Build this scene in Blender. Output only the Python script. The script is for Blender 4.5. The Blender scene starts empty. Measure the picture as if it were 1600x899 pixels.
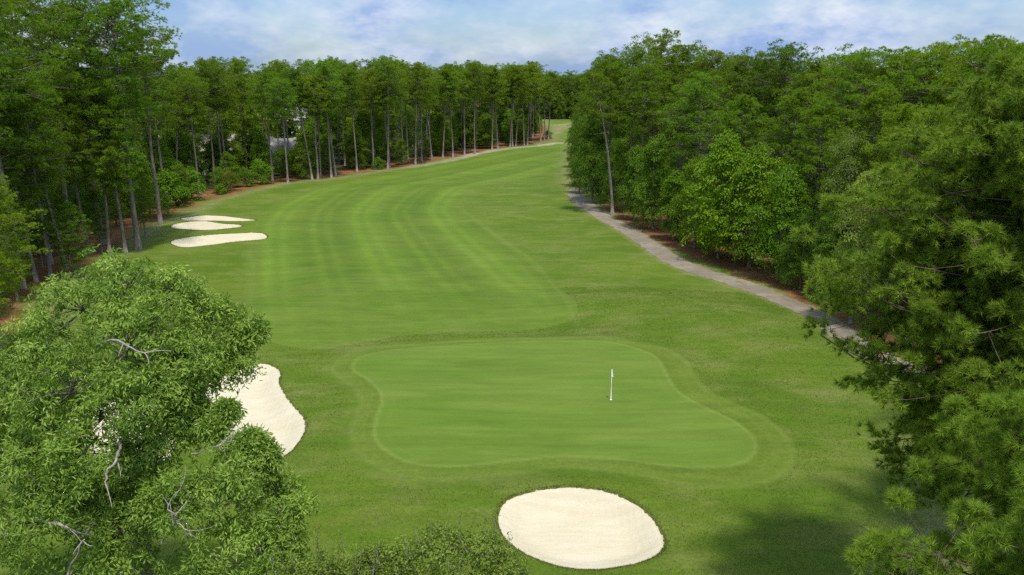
import bpy, math, random
import numpy as np
from mathutils import Vector, Matrix
from mathutils.geometry import delaunay_2d_cdt

# ------------------------------------------------------------------ camera, sky, sun, exposure
S = bpy.context.scene
COL = S.collection
F = 1230.0                      # focal length in photo pixels (photo 1600 px wide)
PITCH = math.radians(15.15)
CAMZ = 22.0
cam_d = bpy.data.cameras.new('camera')
cam_d.sensor_width = 36.0
cam_d.lens = 36.0 * F / 1600.0
cam_d.clip_start = 0.5
cam_d.clip_end = 9000.0
cam = bpy.data.objects.new('camera', cam_d)
COL.objects.link(cam)
cam.location = (0, 0, CAMZ)
cam.rotation_euler = (math.radians(90) - PITCH, 0, 0)
S.camera = cam

SUN_EL = math.radians(72)
SUN_AZ = math.radians(158)      # clockwise from +Y (view direction): right and a little behind the camera
sun_dir = Vector((math.sin(SUN_AZ) * math.cos(SUN_EL), math.cos(SUN_AZ) * math.cos(SUN_EL), math.sin(SUN_EL)))
sun_d = bpy.data.lights.new('sun', 'SUN')
sun_d.energy = 2.7
sun_d.angle = math.radians(4.0)
sun_d.color = (1.0, 0.955, 0.88)
sun = bpy.data.objects.new('sun', sun_d)
COL.objects.link(sun)
sun.rotation_euler = (-sun_dir).to_track_quat('-Z', 'Y').to_euler()
sun.location = sun_dir * 200

W = bpy.data.worlds.new('World')
S.world = W
W.use_nodes = True
wn, wl = W.node_tree.nodes, W.node_tree.links
wn.clear()
def nd(nodes, typ, **kw):
    n = nodes.new(typ)
    for k, v in kw.items():
        if k.startswith('i_'):
            n.inputs[k[2:].replace('_', ' ')].default_value = v
        else:
            setattr(n, k, v)
    return n
w_out = nd(wn, 'ShaderNodeOutputWorld')
w_sky = nd(wn, 'ShaderNodeTexSky', sky_type='NISHITA', sun_disc=False)
w_sky.sun_elevation = SUN_EL
w_sky.sun_rotation = SUN_AZ
w_sky.air_density = 1.0
w_sky.dust_density = 1.0
w_sky.ozone_density = 1.6
bg1 = nd(wn, 'ShaderNodeBackground', i_Strength=0.082)
bg2 = nd(wn, 'ShaderNodeBackground', i_Strength=1.0)
w_tint = nd(wn, 'ShaderNodeMix', data_type='RGBA', blend_type='MULTIPLY'); w_tint.inputs[0].default_value = 1.0
w_tint.inputs[7].default_value = (0.72, 0.88, 1.12, 1)
wl.new(w_sky.outputs[0], w_tint.inputs[6]); wl.new(w_tint.outputs[2], bg1.inputs[0])
w_tc = nd(wn, 'ShaderNodeTexCoord')
w_map = nd(wn, 'ShaderNodeMapping')
w_map.inputs['Scale'].default_value = (1.15, 1.15, 2.5)
w_map.inputs['Location'].default_value = (3.3, 1.7, 0.4)
wl.new(w_tc.outputs['Generated'], w_map.inputs[0])
w_n1 = nd(wn, 'ShaderNodeTexNoise', i_Scale=3.4, i_Detail=7.0, i_Roughness=0.56)
w_n2 = nd(wn, 'ShaderNodeTexNoise', i_Scale=7.5, i_Detail=6.0, i_Roughness=0.6)
wl.new(w_map.outputs[0], w_n1.inputs[0]); wl.new(w_map.outputs[0], w_n2.inputs[0])
w_r = nd(wn, 'ShaderNodeValToRGB')
w_r.color_ramp.elements[0].position = 0.40; w_r.color_ramp.elements[0].color = (0.12, 0.12, 0.12, 1)
w_r.color_ramp.elements[1].position = 0.60; w_r.color_ramp.elements[1].color = (0.92, 0.92, 0.92, 1)
wl.new(w_n1.outputs[0], w_r.inputs[0])
w_c = nd(wn, 'ShaderNodeValToRGB')
w_c.color_ramp.elements[0].position = 0.38; w_c.color_ramp.elements[0].color = (0.185, 0.275, 0.48, 1)
w_c.color_ramp.elements[1].position = 0.62; w_c.color_ramp.elements[1].color = (0.50, 0.53, 0.59, 1)
wl.new(w_n2.outputs[0], w_c.inputs[0]); wl.new(w_c.outputs[0], bg2.inputs[0])
w_mix = nd(wn, 'ShaderNodeMixShader')
wl.new(w_r.outputs[0], w_mix.inputs[0]); wl.new(bg1.outputs[0], w_mix.inputs[1]); wl.new(bg2.outputs[0], w_mix.inputs[2])
# cloud deck: brighter overhead than at the horizon
w_sep = nd(wn, 'ShaderNodeSeparateXYZ'); wl.new(w_tc.outputs['Generated'], w_sep.inputs[0])
w_up = nd(wn, 'ShaderNodeMapRange', clamp=True); w_up.inputs[1].default_value = 0.08; w_up.inputs[2].default_value = 0.9; w_up.inputs[3].default_value = 1.0; w_up.inputs[4].default_value = 2.1
wl.new(w_sep.outputs[2], w_up.inputs[0]); wl.new(w_up.outputs[0], bg2.inputs[1])
wl.new(w_mix.outputs[0], w_out.inputs[0])

S.view_settings.view_transform = 'Standard'
S.view_settings.look = 'None'
S.view_settings.exposure = 0.72
S.view_settings.gamma = 1.0
S.cycles.use_denoising = False
S.cycles.max_bounces = 6
S.cycles.diffuse_bounces = 3
S.cycles.glossy_bounces = 1
S.cycles.transmission_bounces = 3
S.cycles.transparent_max_bounces = 4
S.cycles.caustics_reflective = False
S.cycles.caustics_refractive = False

# ------------------------------------------------------------------ picture <-> place helpers
CP, SP_ = math.cos(PITCH), math.sin(PITCH)
def ray(px, py):
    a, b = (px - 800.0) / F, -(py - 449.5) / F
    return np.array([a, CP + b * SP_, -SP_ + b * CP])
def flat(px, py, z=0.0):
    d = ray(px, py)
    t = (z - CAMZ) / d[2]
    return np.array([d[0] * t, d[1] * t])
def cpt(px, py, depth):
    return np.array([0, 0, CAMZ]) + ray(px, py) * depth
def flats(pts):
    return np.array([flat(*p) for p in pts])
def spline(pts, n=6, closed=True):
    P = np.asarray(pts, float); m = len(P); out = []
    for i in range(m if closed else m - 1):
        if closed:
            p0, p1, p2, p3 = P[(i - 1) % m], P[i], P[(i + 1) % m], P[(i + 2) % m]
        else:
            p0, p1, p2, p3 = P[max(i - 1, 0)], P[i], P[i + 1], P[min(i + 2, m - 1)]
        for k in range(n):
            t = k / n
            out.append(0.5 * ((2 * p1) + (-p0 + p2) * t + (2 * p0 - 5 * p1 + 4 * p2 - p3) * t * t + (-p0 + 3 * p1 - 3 * p2 + p3) * t ** 3))
    if not closed: out.append(P[-1])
    return np.array(out)
def seg_dist(X, Y, P, closed):
    d2 = np.full(X.shape, 1e18)
    m = len(P)
    for i in range(m if closed else m - 1):
        a, b = P[i], P[(i + 1) % m]
        ab = b - a; L = ab @ ab + 1e-12
        t = np.clip(((X - a[0]) * ab[0] + (Y - a[1]) * ab[1]) / L, 0, 1)
        d2 = np.minimum(d2, (X - a[0] - t * ab[0]) ** 2 + (Y - a[1] - t * ab[1]) ** 2)
    return np.sqrt(d2)
def inside(X, Y, P):
    c = np.zeros(X.shape, bool); m = len(P)
    for i in range(m):
        (x1, y1), (x2, y2) = P[i], P[(i + 1) % m]
        if y1 == y2: continue
        c ^= ((Y < y1) != (Y < y2)) & (X < (x2 - x1) * (Y - y1) / (y2 - y1) + x1)
    return c
def sdf(X, Y, P, pad=1e9):                       # negative inside
    X = np.asarray(X, float); Y = np.asarray(Y, float)
    out = np.full(X.shape, 1e3)
    lo, hi = P.min(0) - pad, P.max(0) + pad
    m = (X > lo[0]) & (X < hi[0]) & (Y > lo[1]) & (Y < hi[1])
    if m.any():
        x, y = X[m], Y[m]
        d = seg_dist(x, y, P, True)
        out[m] = np.where(inside(x, y, P), -d, d)
    return out
def sstep(a, b, x):
    t = np.clip((x - a) / (b - a), 0, 1)
    return t * t * (3 - 2 * t)

GREEN = spline(flats([(552,579),(569,565),(625,554),(737,547),(850,544),(934,544),(985,552),(1024,568),(1041,596),(1060,624),(1103,650),(1148,672),(1176,697),(1178,717),(1150,734),(1075,738),(962,725),(878,720),(794,728),(715,737),(653,734),(614,720),(588,697),(588,669),(597,641),(594,622),(574,602),(555,590)]), 4)
BUNKERS = [spline(flats(p), 6) for p in (
    [(778,812),(790,790),(820,778),(865,770),(905,769),(950,775),(990,790),(1020,812),(1037,843),(1030,862),(1000,877),(960,885),(925,888),(880,884),(840,872),(805,855),(785,835)],
    [(390,578),(415,574),(437,585),(436,603),(452,632),(473,657),(477,676),(464,698),(446,714),(400,737),(355,718),(337,690),(318,676),(297,674),(276,690),(258,722),(190,732),(130,705),(100,665),(160,628),(240,616),(310,602),(360,587)],
    [(283,344),(300,341),(325,339),(360,341),(390,345),(400,347.3),(385,350),(355,351),(322,351.6),(300,349)],
    [(268,360),(280,354),(300,352.4),(325,353.4),(350,357.5),(375,359.5),(377,362),(360,364),(330,366),(300,365.5),(275,363.5)],
    [(267,380),(280,375.5),(320,372),(360,370),(405,369),(417,373),(410,377),(370,379.5),(320,384),(285,385.5)])]
FAIR = spline(flats([(400,520),(390,470),(392,410),(405,350),(440,320),(520,290),(600,275),(700,255),(800,238),(868,226),(878,205),(893,205),(893,230),(880,255),(830,275),(760,292),(722,312),(722,335),(770,365),(830,410),(870,455),(893,492),(850,508),(760,513),(640,520),(560,535),(500,546),(440,538)]), 4)
STRIPE = spline(flats([(330,760),(372,600),(385,520),(388,470),(392,410),(405,350),(440,320),(520,290),(600,275),(700,255),(800,238),(868,226),(880,205)]), 4, False)
PATH = spline(flats([(960,298),(920,299),(899,304),(912,320),(942,340),(985,362),(1012,382),(1045,404),(1090,422),(1165,447),(1240,480),(1292,508),(1338,543),(1395,572),(1470,590),(1570,600),(1700,606)]), 8, False)
LEFT_EDGE = flats([(-260,660),(-60,600),(20,562),(60,448),(140,408),(225,358),(325,314),(440,287),(530,275.5),(650,257.5),(740,241),(800,230),(862,220),(852,197),(846,189)])
LWOOD = np.vstack([LEFT_EDGE, [(14, 420), (-60, 900), (-900, 900), (-900, 30)]])
RIGHT_EDGE = flats([(906,190),(898,230),(897,285),(915,306),(955,327),(1000,352),(1050,380),(1140,418),(1230,452),(1300,484),(1345,516),(1420,560),(1560,600),(1800,610)])
RWOOD = np.vstack([RIGHT_EDGE, [(900, 55), (900, 900), (60, 900), (33, 420)]])

MOUNDS = [(1000,480,0.75,9,6),(1120,505,0.6,8,6),(1230,560,0.55,7,7),(1180,640,0.45,6,5),(900,400,0.5,14,7),(760,340,0.45,14,8),(830,300,0.6,20,12),
          (330,436,-1.5,9,9),(345,360,0.8,12,6),(520,640,0.35,5,6),(490,560,0.3,8,5),(900,755,0.3,8,3),(700,420,-0.4,16,10),(560,300,0.6,22,14),(1290,700,0.4,5,6),(880,240,0.5,16,16),(870,205,1.4,14,25),(640,800,0.25,6,4)]
MOUNDS = [(*flat(a, b), h, sx, sy) for a, b, h, sx, sy in MOUNDS]
def H(X, Y):
    X = np.atleast_1d(np.asarray(X, float)); Y = np.atleast_1d(np.asarray(Y, float))
    z = 0.16 * np.sin(X / 9.1 + 1.3 * np.sin(Y / 14.0)) * np.cos(Y / 11.3 + 0.7) + 0.07 * np.sin(X / 3.7 + Y / 5.1) * np.cos(Y / 4.3 - X / 7.9)
    for cx, cy, h, sx, sy in MOUNDS:
        z = z + h * np.exp(-((X - cx) / sx) ** 2 - ((Y - cy) / sy) ** 2)
    g = sdf(X, Y, GREEN, 8)
    k = 1 - sstep(-1.0, 5.5, g)
    z = z * (1 - 0.75 * k) + k * (0.42 + 0.012 * (Y - 50) + 0.10 * np.sin(X / 4.4 + 0.8) * np.cos(Y / 5.0))
    for i, B in enumerate(BUNKERS):
        d = sdf(X, Y, B, 3)
        dep = 0.55 if i < 2 else 0.6
        z = z - dep * sstep(0.0, 1.6, -d) - 0.06 * (1 - sstep(0, 0.12, d)) + 0.12 * np.exp(-((d - 0.8) / 0.9) ** 2) * (d > -0.5)
    return z
def H1(x, y): return float(H(x, y)[0])
def G(px, py):                                   # where a pixel's sight line meets the ground
    z = 0.0
    for _ in range(4):
        p = flat(px, py, z); z = H1(*p)
    return Vector((p[0], p[1], z))

# ------------------------------------------------------------------ mesh helpers
class Geo:
    def __init__(s): s.v = []; s.f = []; s.t = []; s.n = 0; s.sm = []
    def add(s, V, Fc, tint=None, smooth=False):
        V = np.asarray(V, np.float32); Fc = np.asarray(Fc, np.int32)
        s.v.append(V); s.f.append(Fc + s.n); s.n += len(V)
        s.t.append(np.full(len(V), 0.5, np.float32) if tint is None else np.asarray(tint, np.float32))
        s.sm.append(np.full(len(Fc), smooth))
    def tube(s, P, R, k=6, cap=True):
        P = np.asarray(P, float); n = len(P); R = np.broadcast_to(np.asarray(R, float), (n,))
        T = np.gradient(P, axis=0); T /= np.linalg.norm(T, axis=1)[:, None] + 1e-9
        ref = np.array([0, 0, 1.0]) if abs(T[:, 2]).mean() < 0.8 else np.array([1.0, 0, 0])
        A = np.cross(T, ref); A /= np.linalg.norm(A, axis=1)[:, None] + 1e-9
        B = np.cross(T, A)
        an = np.arange(k) * 2 * math.pi / k
        V = P[:, None] + R[:, None, None] * (np.cos(an)[None, :, None] * A[:, None] + np.sin(an)[None, :, None] * B[:, None])
        i = np.arange(n - 1)[:, None] * k; j = np.arange(k)[None]
        Fq = np.stack([i + j, i + (j + 1) % k, i + k + (j + 1) % k, i + k + j], -1).reshape(-1, 4)
        s.add(V.reshape(-1, 3), Fq, None, True)
        if cap and k >= 4:
            base = s.n - n * k
            s.add(np.zeros((0, 3)), np.zeros((0, 4)))
            for o in (0, (n - 1) * k):
                fs = np.array([[0, m, m + 1, m + 1] for m in range(1, k - 1)])[:, :3] + o + base - s.n
                s.add(np.zeros((0, 3)), fs)
    def box(s, lo, hi, M=None):
        x0, y0, z0 = lo; x1, y1, z1 = hi
        V = np.array([(x0,y0,z0),(x1,y0,z0),(x1,y1,z0),(x0,y1,z0),(x0,y0,z1),(x1,y0,z1),(x1,y1,z1),(x0,y1,z1)])
        s.add(V, [(0,3,2,1),(4,5,6,7),(0,1,5,4),(1,2,6,5),(2,3,7,6),(3,0,4,7)])
    def mesh(s, name, mat, tint=True):
        me = bpy.data.meshes.new(name)
        V = np.concatenate(s.v)
        me.vertices.add(len(V)); me.vertices.foreach_set('co', V.ravel())
        ls, st, tot = [], [], []; off = 0; sm = []
        for Fc, q in zip(s.f, s.sm):
            if Fc.size == 0: continue
            k = Fc.shape[1]
            ls.append(Fc.ravel()); st.append(off + np.arange(len(Fc)) * k); tot.append(np.full(len(Fc), k)); sm.append(q)
            off += Fc.size
        ls = np.concatenate(ls).astype(np.int32)
        me.loops.add(len(ls)); me.loops.foreach_set('vertex_index', ls)
        st = np.concatenate(st).astype(np.int32)
        me.polygons.add(len(st)); me.polygons.foreach_set('loop_start', st)
        me.polygons.foreach_set('loop_total', np.concatenate(tot).astype(np.int32))
        me.polygons.foreach_set('use_smooth', np.concatenate(sm))
        me.materials.append(mat)
        if tint:
            a = me.attributes.new('tint', 'FLOAT', 'POINT'); a.data.foreach_set('value', np.concatenate(s.t))
        me.update(calc_edges=True)
        return me
def obj(name, me, parent=None, link=True):
    o = bpy.data.objects.new(name, me)
    if link: COL.objects.link(o)
    if parent is not None: o.parent = parent
    return o
def tag(o, label=None, cat=None, group=None, kind=None):
    if label: o['label'] = label
    if cat: o['category'] = cat
    if group: o['group'] = group
    if kind: o['kind'] = kind
    return o
def empty(name, loc=(0, 0, 0), link=True):
    o = bpy.data.objects.new(name, None); o.empty_display_size = 0.5
    if link: COL.objects.link(o)
    o.location = loc
    return o
def unit(v): return v / (np.linalg.norm(v, axis=-1, keepdims=True) + 1e-9)

# ------------------------------------------------------------------ materials
def new_mat(name):
    m = bpy.data.materials.new(name); m.use_nodes = True
    m.node_tree.nodes.clear()
    return m, m.node_tree.nodes, m.node_tree.links
def mixc(n, l, fac, a, b, blend='MIX'):
    x = nd(n, 'ShaderNodeMix', data_type='RGBA', blend_type=blend)
    for s, v in ((x.inputs[0], fac), (x.inputs[6], a), (x.inputs[7], b)):
        if hasattr(v, 'is_output'): l.new(v, s)
        elif isinstance(v, (int, float)): s.default_value = v
        else: s.default_value = (*v, 1)
    return x.outputs[2]
def mth(n, l, op, a, b=0.0, clamp=False):
    x = nd(n, 'ShaderNodeMath', operation=op, use_clamp=clamp)
    for s, v in ((x.inputs[0], a), (x.inputs[1], b)):
        if hasattr(v, 'is_output'): l.new(v, s)
        else: s.default_value = v
    return x.outputs[0]
def noise(n, l, co, scale, detail=4, rough=0.55, lo=0.35, hi=0.65):
    x = nd(n, 'ShaderNodeTexNoise', i_Scale=scale, i_Detail=detail, i_Roughness=rough)
    l.new(co, x.inputs['Vector'])
    r = nd(n, 'ShaderNodeMapRange', clamp=True)
    r.inputs[1].default_value = lo; r.inputs[2].default_value = hi
    l.new(x.outputs[0], r.inputs[0])
    return r.outputs[0]
def leaf_mat(name, c_dark, c_light, trans=0.3, rough=0.6, spec=0.25):
    m, n, l = new_mat(name)
    at = nd(n, 'ShaderNodeAttribute', attribute_name='tint')
    oi = nd(n, 'ShaderNodeObjectInfo')
    col = mixc(n, l, at.outputs['Fac'], c_dark, c_light)
    col = mixc(n, l, 1.0, col, oi.outputs['Color'], 'MULTIPLY')
    p = nd(n, 'ShaderNodeBsdfPrincipled'); p.inputs['Roughness'].default_value = rough
    p.inputs['Specular IOR Level'].default_value = spec
    l.new(col, p.inputs['Base Color'])
    t = nd(n, 'ShaderNodeBsdfTranslucent')
    tc = mixc(n, l, 1.0, col, (1.15, 1.25, 0.55), 'MULTIPLY'); l.new(tc, t.inputs[0])
    mx = nd(n, 'ShaderNodeMixShader'); mx.inputs[0].default_value = trans
    l.new(p.outputs[0], mx.inputs[1]); l.new(t.outputs[0], mx.inputs[2])
    o = nd(n, 'ShaderNodeOutputMaterial'); l.new(mx.outputs[0], o.inputs[0])
    return m
def bark_mat(name, a, b, scale=6.0):
    m, n, l = new_mat(name)
    tc = nd(n, 'ShaderNodeTexCoord'); mp = nd(n, 'ShaderNodeMapping'); mp.inputs['Scale'].default_value = (1, 1, 0.25)
    l.new(tc.outputs['Object'], mp.inputs[0])
    f = noise(n, l, mp.outputs[0], scale, 6, 0.65, 0.3, 0.7)
    f2 = noise(n, l, tc.outputs['Object'], 0.35, 2)
    col = mixc(n, l, f, a, b)
    col = mixc(n, l, f2, col, mixc(n, l, 1.0, col, (0.75, 0.72, 0.72), 'MULTIPLY'))
    p = nd(n, 'ShaderNodeBsdfPrincipled'); p.inputs['Roughness'].default_value = 0.9; p.inputs['Specular IOR Level'].default_value = 0.1
    l.new(col, p.inputs['Base Color'])
    bp = nd(n, 'ShaderNodeBump', i_Strength=0.7, i_Distance=0.05); l.new(f, bp.inputs['Height']); l.new(bp.outputs[0], p.inputs['Normal'])
    o = nd(n, 'ShaderNodeOutputMaterial'); l.new(p.outputs[0], o.inputs[0])
    return m
def plain_mat(name, a, b, scale=3.0, rough=0.6, spec=0.3, bump=0.0):
    m, n, l = new_mat(name)
    tc = nd(n, 'ShaderNodeTexCoord')
    f = noise(n, l, tc.outputs['Object'], scale, 5)
    p = nd(n, 'ShaderNodeBsdfPrincipled'); p.inputs['Roughness'].default_value = rough; p.inputs['Specular IOR Level'].default_value = spec
    l.new(mixc(n, l, f, a, b), p.inputs['Base Color'])
    if bump:
        bp = nd(n, 'ShaderNodeBump', i_Strength=bump, i_Distance=0.02); l.new(f, bp.inputs['Height']); l.new(bp.outputs[0], p.inputs['Normal'])
    o = nd(n, 'ShaderNodeOutputMaterial'); l.new(p.outputs[0], o.inputs[0])
    return m

M_NEEDLE = leaf_mat('pine_needles', (0.110, 0.178, 0.008), (0.270, 0.375, 0.020), 0.38, 0.6, 0.12)
M_NEEDLE_NEAR = leaf_mat('long_pine_needles', (0.088, 0.142, 0.013), (0.250, 0.325, 0.038), 0.34, 0.55, 0.15)
M_LEAF = leaf_mat('broad_leaves', (0.070, 0.128, 0.006), (0.185, 0.290, 0.013), 0.34, 0.55, 0.18)
M_OAK = leaf_mat('willow_oak_leaves', (0.108, 0.195, 0.019), (0.315, 0.440, 0.068), 0.32, 0.45, 0.3)
M_SHRUB = leaf_mat('small_leaves', (0.100, 0.160, 0.020), (0.260, 0.340, 0.055), 0.30, 0.55, 0.15)
M_BLADE = leaf_mat('grass_blades', (0.070, 0.118, 0.009), (0.185, 0.225, 0.035), 0.2, 0.6, 0.2)
M_BARK = bark_mat('pine_bark', (0.12, 0.094, 0.074), (0.37, 0.315, 0.262))
M_BARK2 = bark_mat('grey_bark', (0.085, 0.075, 0.062), (0.26, 0.235, 0.20))
M_TWIG = bark_mat('brown_twig_bark', (0.085, 0.060, 0.042), (0.22, 0.165, 0.120))
M_DEAD = bark_mat('weathered_dead_wood', (0.27, 0.24, 0.20), (0.50, 0.46, 0.40), 9)
M_SAND = None

def ground_mat():
    m, n, l = new_mat('turf')
    tc = nd(n, 'ShaderNodeTexCoord'); co = tc.outputs['Object']
    za = nd(n, 'ShaderNodeAttribute', attribute_name='zone_a'); zb = nd(n, 'ShaderNodeAttribute', attribute_name='zone_b')
    sa = nd(n, 'ShaderNodeSeparateColor'); l.new(za.outputs['Color'], sa.inputs[0])
    sb = nd(n, 'ShaderNodeSeparateColor'); l.new(zb.outputs['Color'], sb.inputs[0])
    fair, green, collar = sa.outputs[0], sa.outputs[1], sa.outputs[2]
    straw, sand, dry = sb.outputs[0], sb.outputs[1], sb.outputs[2]
    stripe = za.outputs['Alpha']; ring = zb.outputs['Alpha']
    mp = nd(n, 'ShaderNodeMapping'); mp.inputs['Scale'].default_value = (0.55, 1.0, 1.0); mp.inputs['Rotation'].default_value = (0, 0, 0.25)
    l.new(co, mp.inputs[0]); cs = mp.outputs[0]
    n_big = noise(n, l, cs, 0.11, 5, 0.6, 0.36, 0.64)
    n_mid = noise(n, l, cs, 0.55, 5, 0.62, 0.34, 0.66)
    n_mid2 = noise(n, l, cs, 0.30, 6, 0.68, 0.46, 0.70)
    n_fine = noise(n, l, co, 4.5, 6, 0.75, 0.28, 0.72)
    n_vf = noise(n, l, co, 17.0, 3, 0.7, 0.25, 0.75)
    # rough: darker clumps, yellower dry ones
    rough = mixc(n, l, n_big, (0.0728, 0.1208, 0.0089), (0.1121, 0.1567, 0.0152))
    rough = mixc(n, l, mth(n, l, 'MULTIPLY', n_mid, 0.75), rough, (0.0775, 0.1404, 0.0071))
    rough = mixc(n, l, mth(n, l, 'MULTIPLY', n_mid2, 0.95), rough, (0.1541, 0.1754, 0.0403))
    fairc = mixc(n, l, n_big, (0.0790, 0.1354, 0.0107), (0.1028, 0.1550, 0.0162))
    fairc = mixc(n, l, mth(n, l, 'MULTIPLY', n_mid2, 0.45), fairc, (0.1304, 0.1673, 0.0305))
    st = nd(n, 'ShaderNodeMapRange'); st.inputs[3].default_value = 0.86; st.inputs[4].default_value = 1.22
    l.new(mth(n, l, 'ADD', stripe, mth(n, l, 'MULTIPLY', mth(n, l, 'SUBTRACT', n_mid, 0.5), 0.35)), st.inputs[0])
    fairc = mixc(n, l, 1.0, fairc, st.outputs[0], 'MULTIPLY')
    col = mixc(n, l, fair, rough, fairc)
    colc = mixc(n, l, n_mid, (0.0870, 0.1388, 0.0107), (0.1184, 0.1632, 0.0197))
    col = mixc(n, l, collar, col, colc)
    gm = nd(n, 'ShaderNodeMapping'); gm.inputs['Scale'].default_value = (0.35, 1.3, 1.0); gm.inputs['Rotation'].default_value = (0, 0, 0.22); l.new(co, gm.inputs[0])
    g_st = noise(n, l, gm.outputs[0], 0.42, 5, 0.6, 0.34, 0.66)
    gr = mixc(n, l, n_big, (0.0829, 0.1404, 0.0134), (0.1091, 0.1632, 0.0225))
    gr = mixc(n, l, mth(n, l, 'MULTIPLY', g_st, 0.9), gr, (0.1202, 0.1730, 0.0251))
    g_pt = noise(n, l, gm.outputs[0], 0.19, 4, 0.6, 0.46, 0.66)
    gr = mixc(n, l, mth(n, l, 'MULTIPLY', g_pt, 0.6), gr, (0.078, 0.140, 0.011))
    col = mixc(n, l, green, col, gr)
    col = mixc(n, l, ring, col, (0.1501, 0.2000, 0.0376))
    # dry grass, pine straw, bare sand
    dr = mixc(n, l, n_fine, (0.1343, 0.1550, 0.0493), (0.3286, 0.2714, 0.1429))
    brk = noise(n, l, co, 0.5, 6, 0.75, 0.40, 0.60)
    def broke(a, k): return mth(n, l, 'MULTIPLY', a, mth(n, l, 'ADD', mth(n, l, 'MULTIPLY', brk, k), 1 - k), True)
    col = mixc(n, l, broke(dry, 0.6), col, dr)
    sw = mixc(n, l, n_fine, (0.1036, 0.0443, 0.0171), (0.2571, 0.1179, 0.0471))
    sw = mixc(n, l, mth(n, l, 'MULTIPLY', n_mid2, 0.5), sw, (0.2571, 0.1929, 0.0857))
    edge = mth(n, l, 'ADD', straw, mth(n, l, 'MULTIPLY', mth(n, l, 'SUBTRACT', brk, 0.5), mth(n, l, 'MULTIPLY', mth(n, l, 'MULTIPLY', straw, mth(n, l, 'SUBTRACT', 1.0, straw)), 3.0)), True)
    col = mixc(n, l, edge, col, sw)
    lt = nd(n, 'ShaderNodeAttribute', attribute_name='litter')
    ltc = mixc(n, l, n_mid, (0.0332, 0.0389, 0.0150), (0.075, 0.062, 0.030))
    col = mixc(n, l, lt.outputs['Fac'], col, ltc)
    sd = mixc(n, l, n_mid, (0.3714, 0.3143, 0.2286), (0.4714, 0.4286, 0.3429))
    col = mixc(n, l, broke(sand, 0.6), col, sd)
    # blade-scale mottling
    mot = nd(n, 'ShaderNodeMapRange'); mot.inputs[3].default_value = 0.80; mot.inputs[4].default_value = 1.18; l.new(n_fine, mot.inputs[0])
    mot2 = nd(n, 'ShaderNodeMapRange'); mot2.inputs[3].default_value = 0.86; mot2.inputs[4].default_value = 1.14; l.new(n_vf, mot2.inputs[0])
    skm = nd(n, 'ShaderNodeMapping'); skm.inputs['Scale'].default_value = (0.22, 1.7, 1.0); skm.inputs['Rotation'].default_value = (0, 0, 0.18); l.new(co, skm.inputs[0])
    sk1 = noise(n, l, skm.outputs[0], 0.75, 6, 0.7, 0.3, 0.7); sk2 = noise(n, l, co, 0.085, 4, 0.6, 0.35, 0.65)
    mo3 = nd(n, 'ShaderNodeMapRange'); mo3.inputs[3].default_value = 0.86; mo3.inputs[4].default_value = 1.13; l.new(sk1, mo3.inputs[0])
    col = mixc(n, l, 1.0, col, mo3.outputs[0], 'MULTIPLY')
    col = mixc(n, l, mth(n, l, 'MULTIPLY', sk2, 0.45), col, mixc(n, l, 1.0, col, (0.84, 0.90, 0.70), 'MULTIPLY'))
    smooth = mth(n, l, 'SUBTRACT', 1.0, mth(n, l, 'MULTIPLY', mth(n, l, 'MAXIMUM', green, mth(n, l, 'MULTIPLY', fair, 0.6)), 0.75))
    c2 = mixc(n, l, 1.0, mixc(n, l, 1.0, col, mot.outputs[0], 'MULTIPLY'), mot2.outputs[0], 'MULTIPLY')
    col = mixc(n, l, smooth, col, c2)
    p = nd(n, 'ShaderNodeBsdfPrincipled'); p.inputs['Roughness'].default_value = 0.85; p.inputs['Specular IOR Level'].default_value = 0.12
    l.new(col, p.inputs['Base Color'])
    hh = mth(n, l, 'ADD', mth(n, l, 'MULTIPLY', n_fine, 0.06), mth(n, l, 'MULTIPLY', n_vf, 0.02))
    hh = mth(n, l, 'MULTIPLY', hh, smooth)
    bp = nd(n, 'ShaderNodeBump', i_Strength=0.8, i_Distance=1.0); l.new(hh, bp.inputs['Height']); l.new(bp.outputs[0], p.inputs['Normal'])
    o = nd(n, 'ShaderNodeOutputMaterial'); l.new(p.outputs[0], o.inputs[0])
    return m
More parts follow.
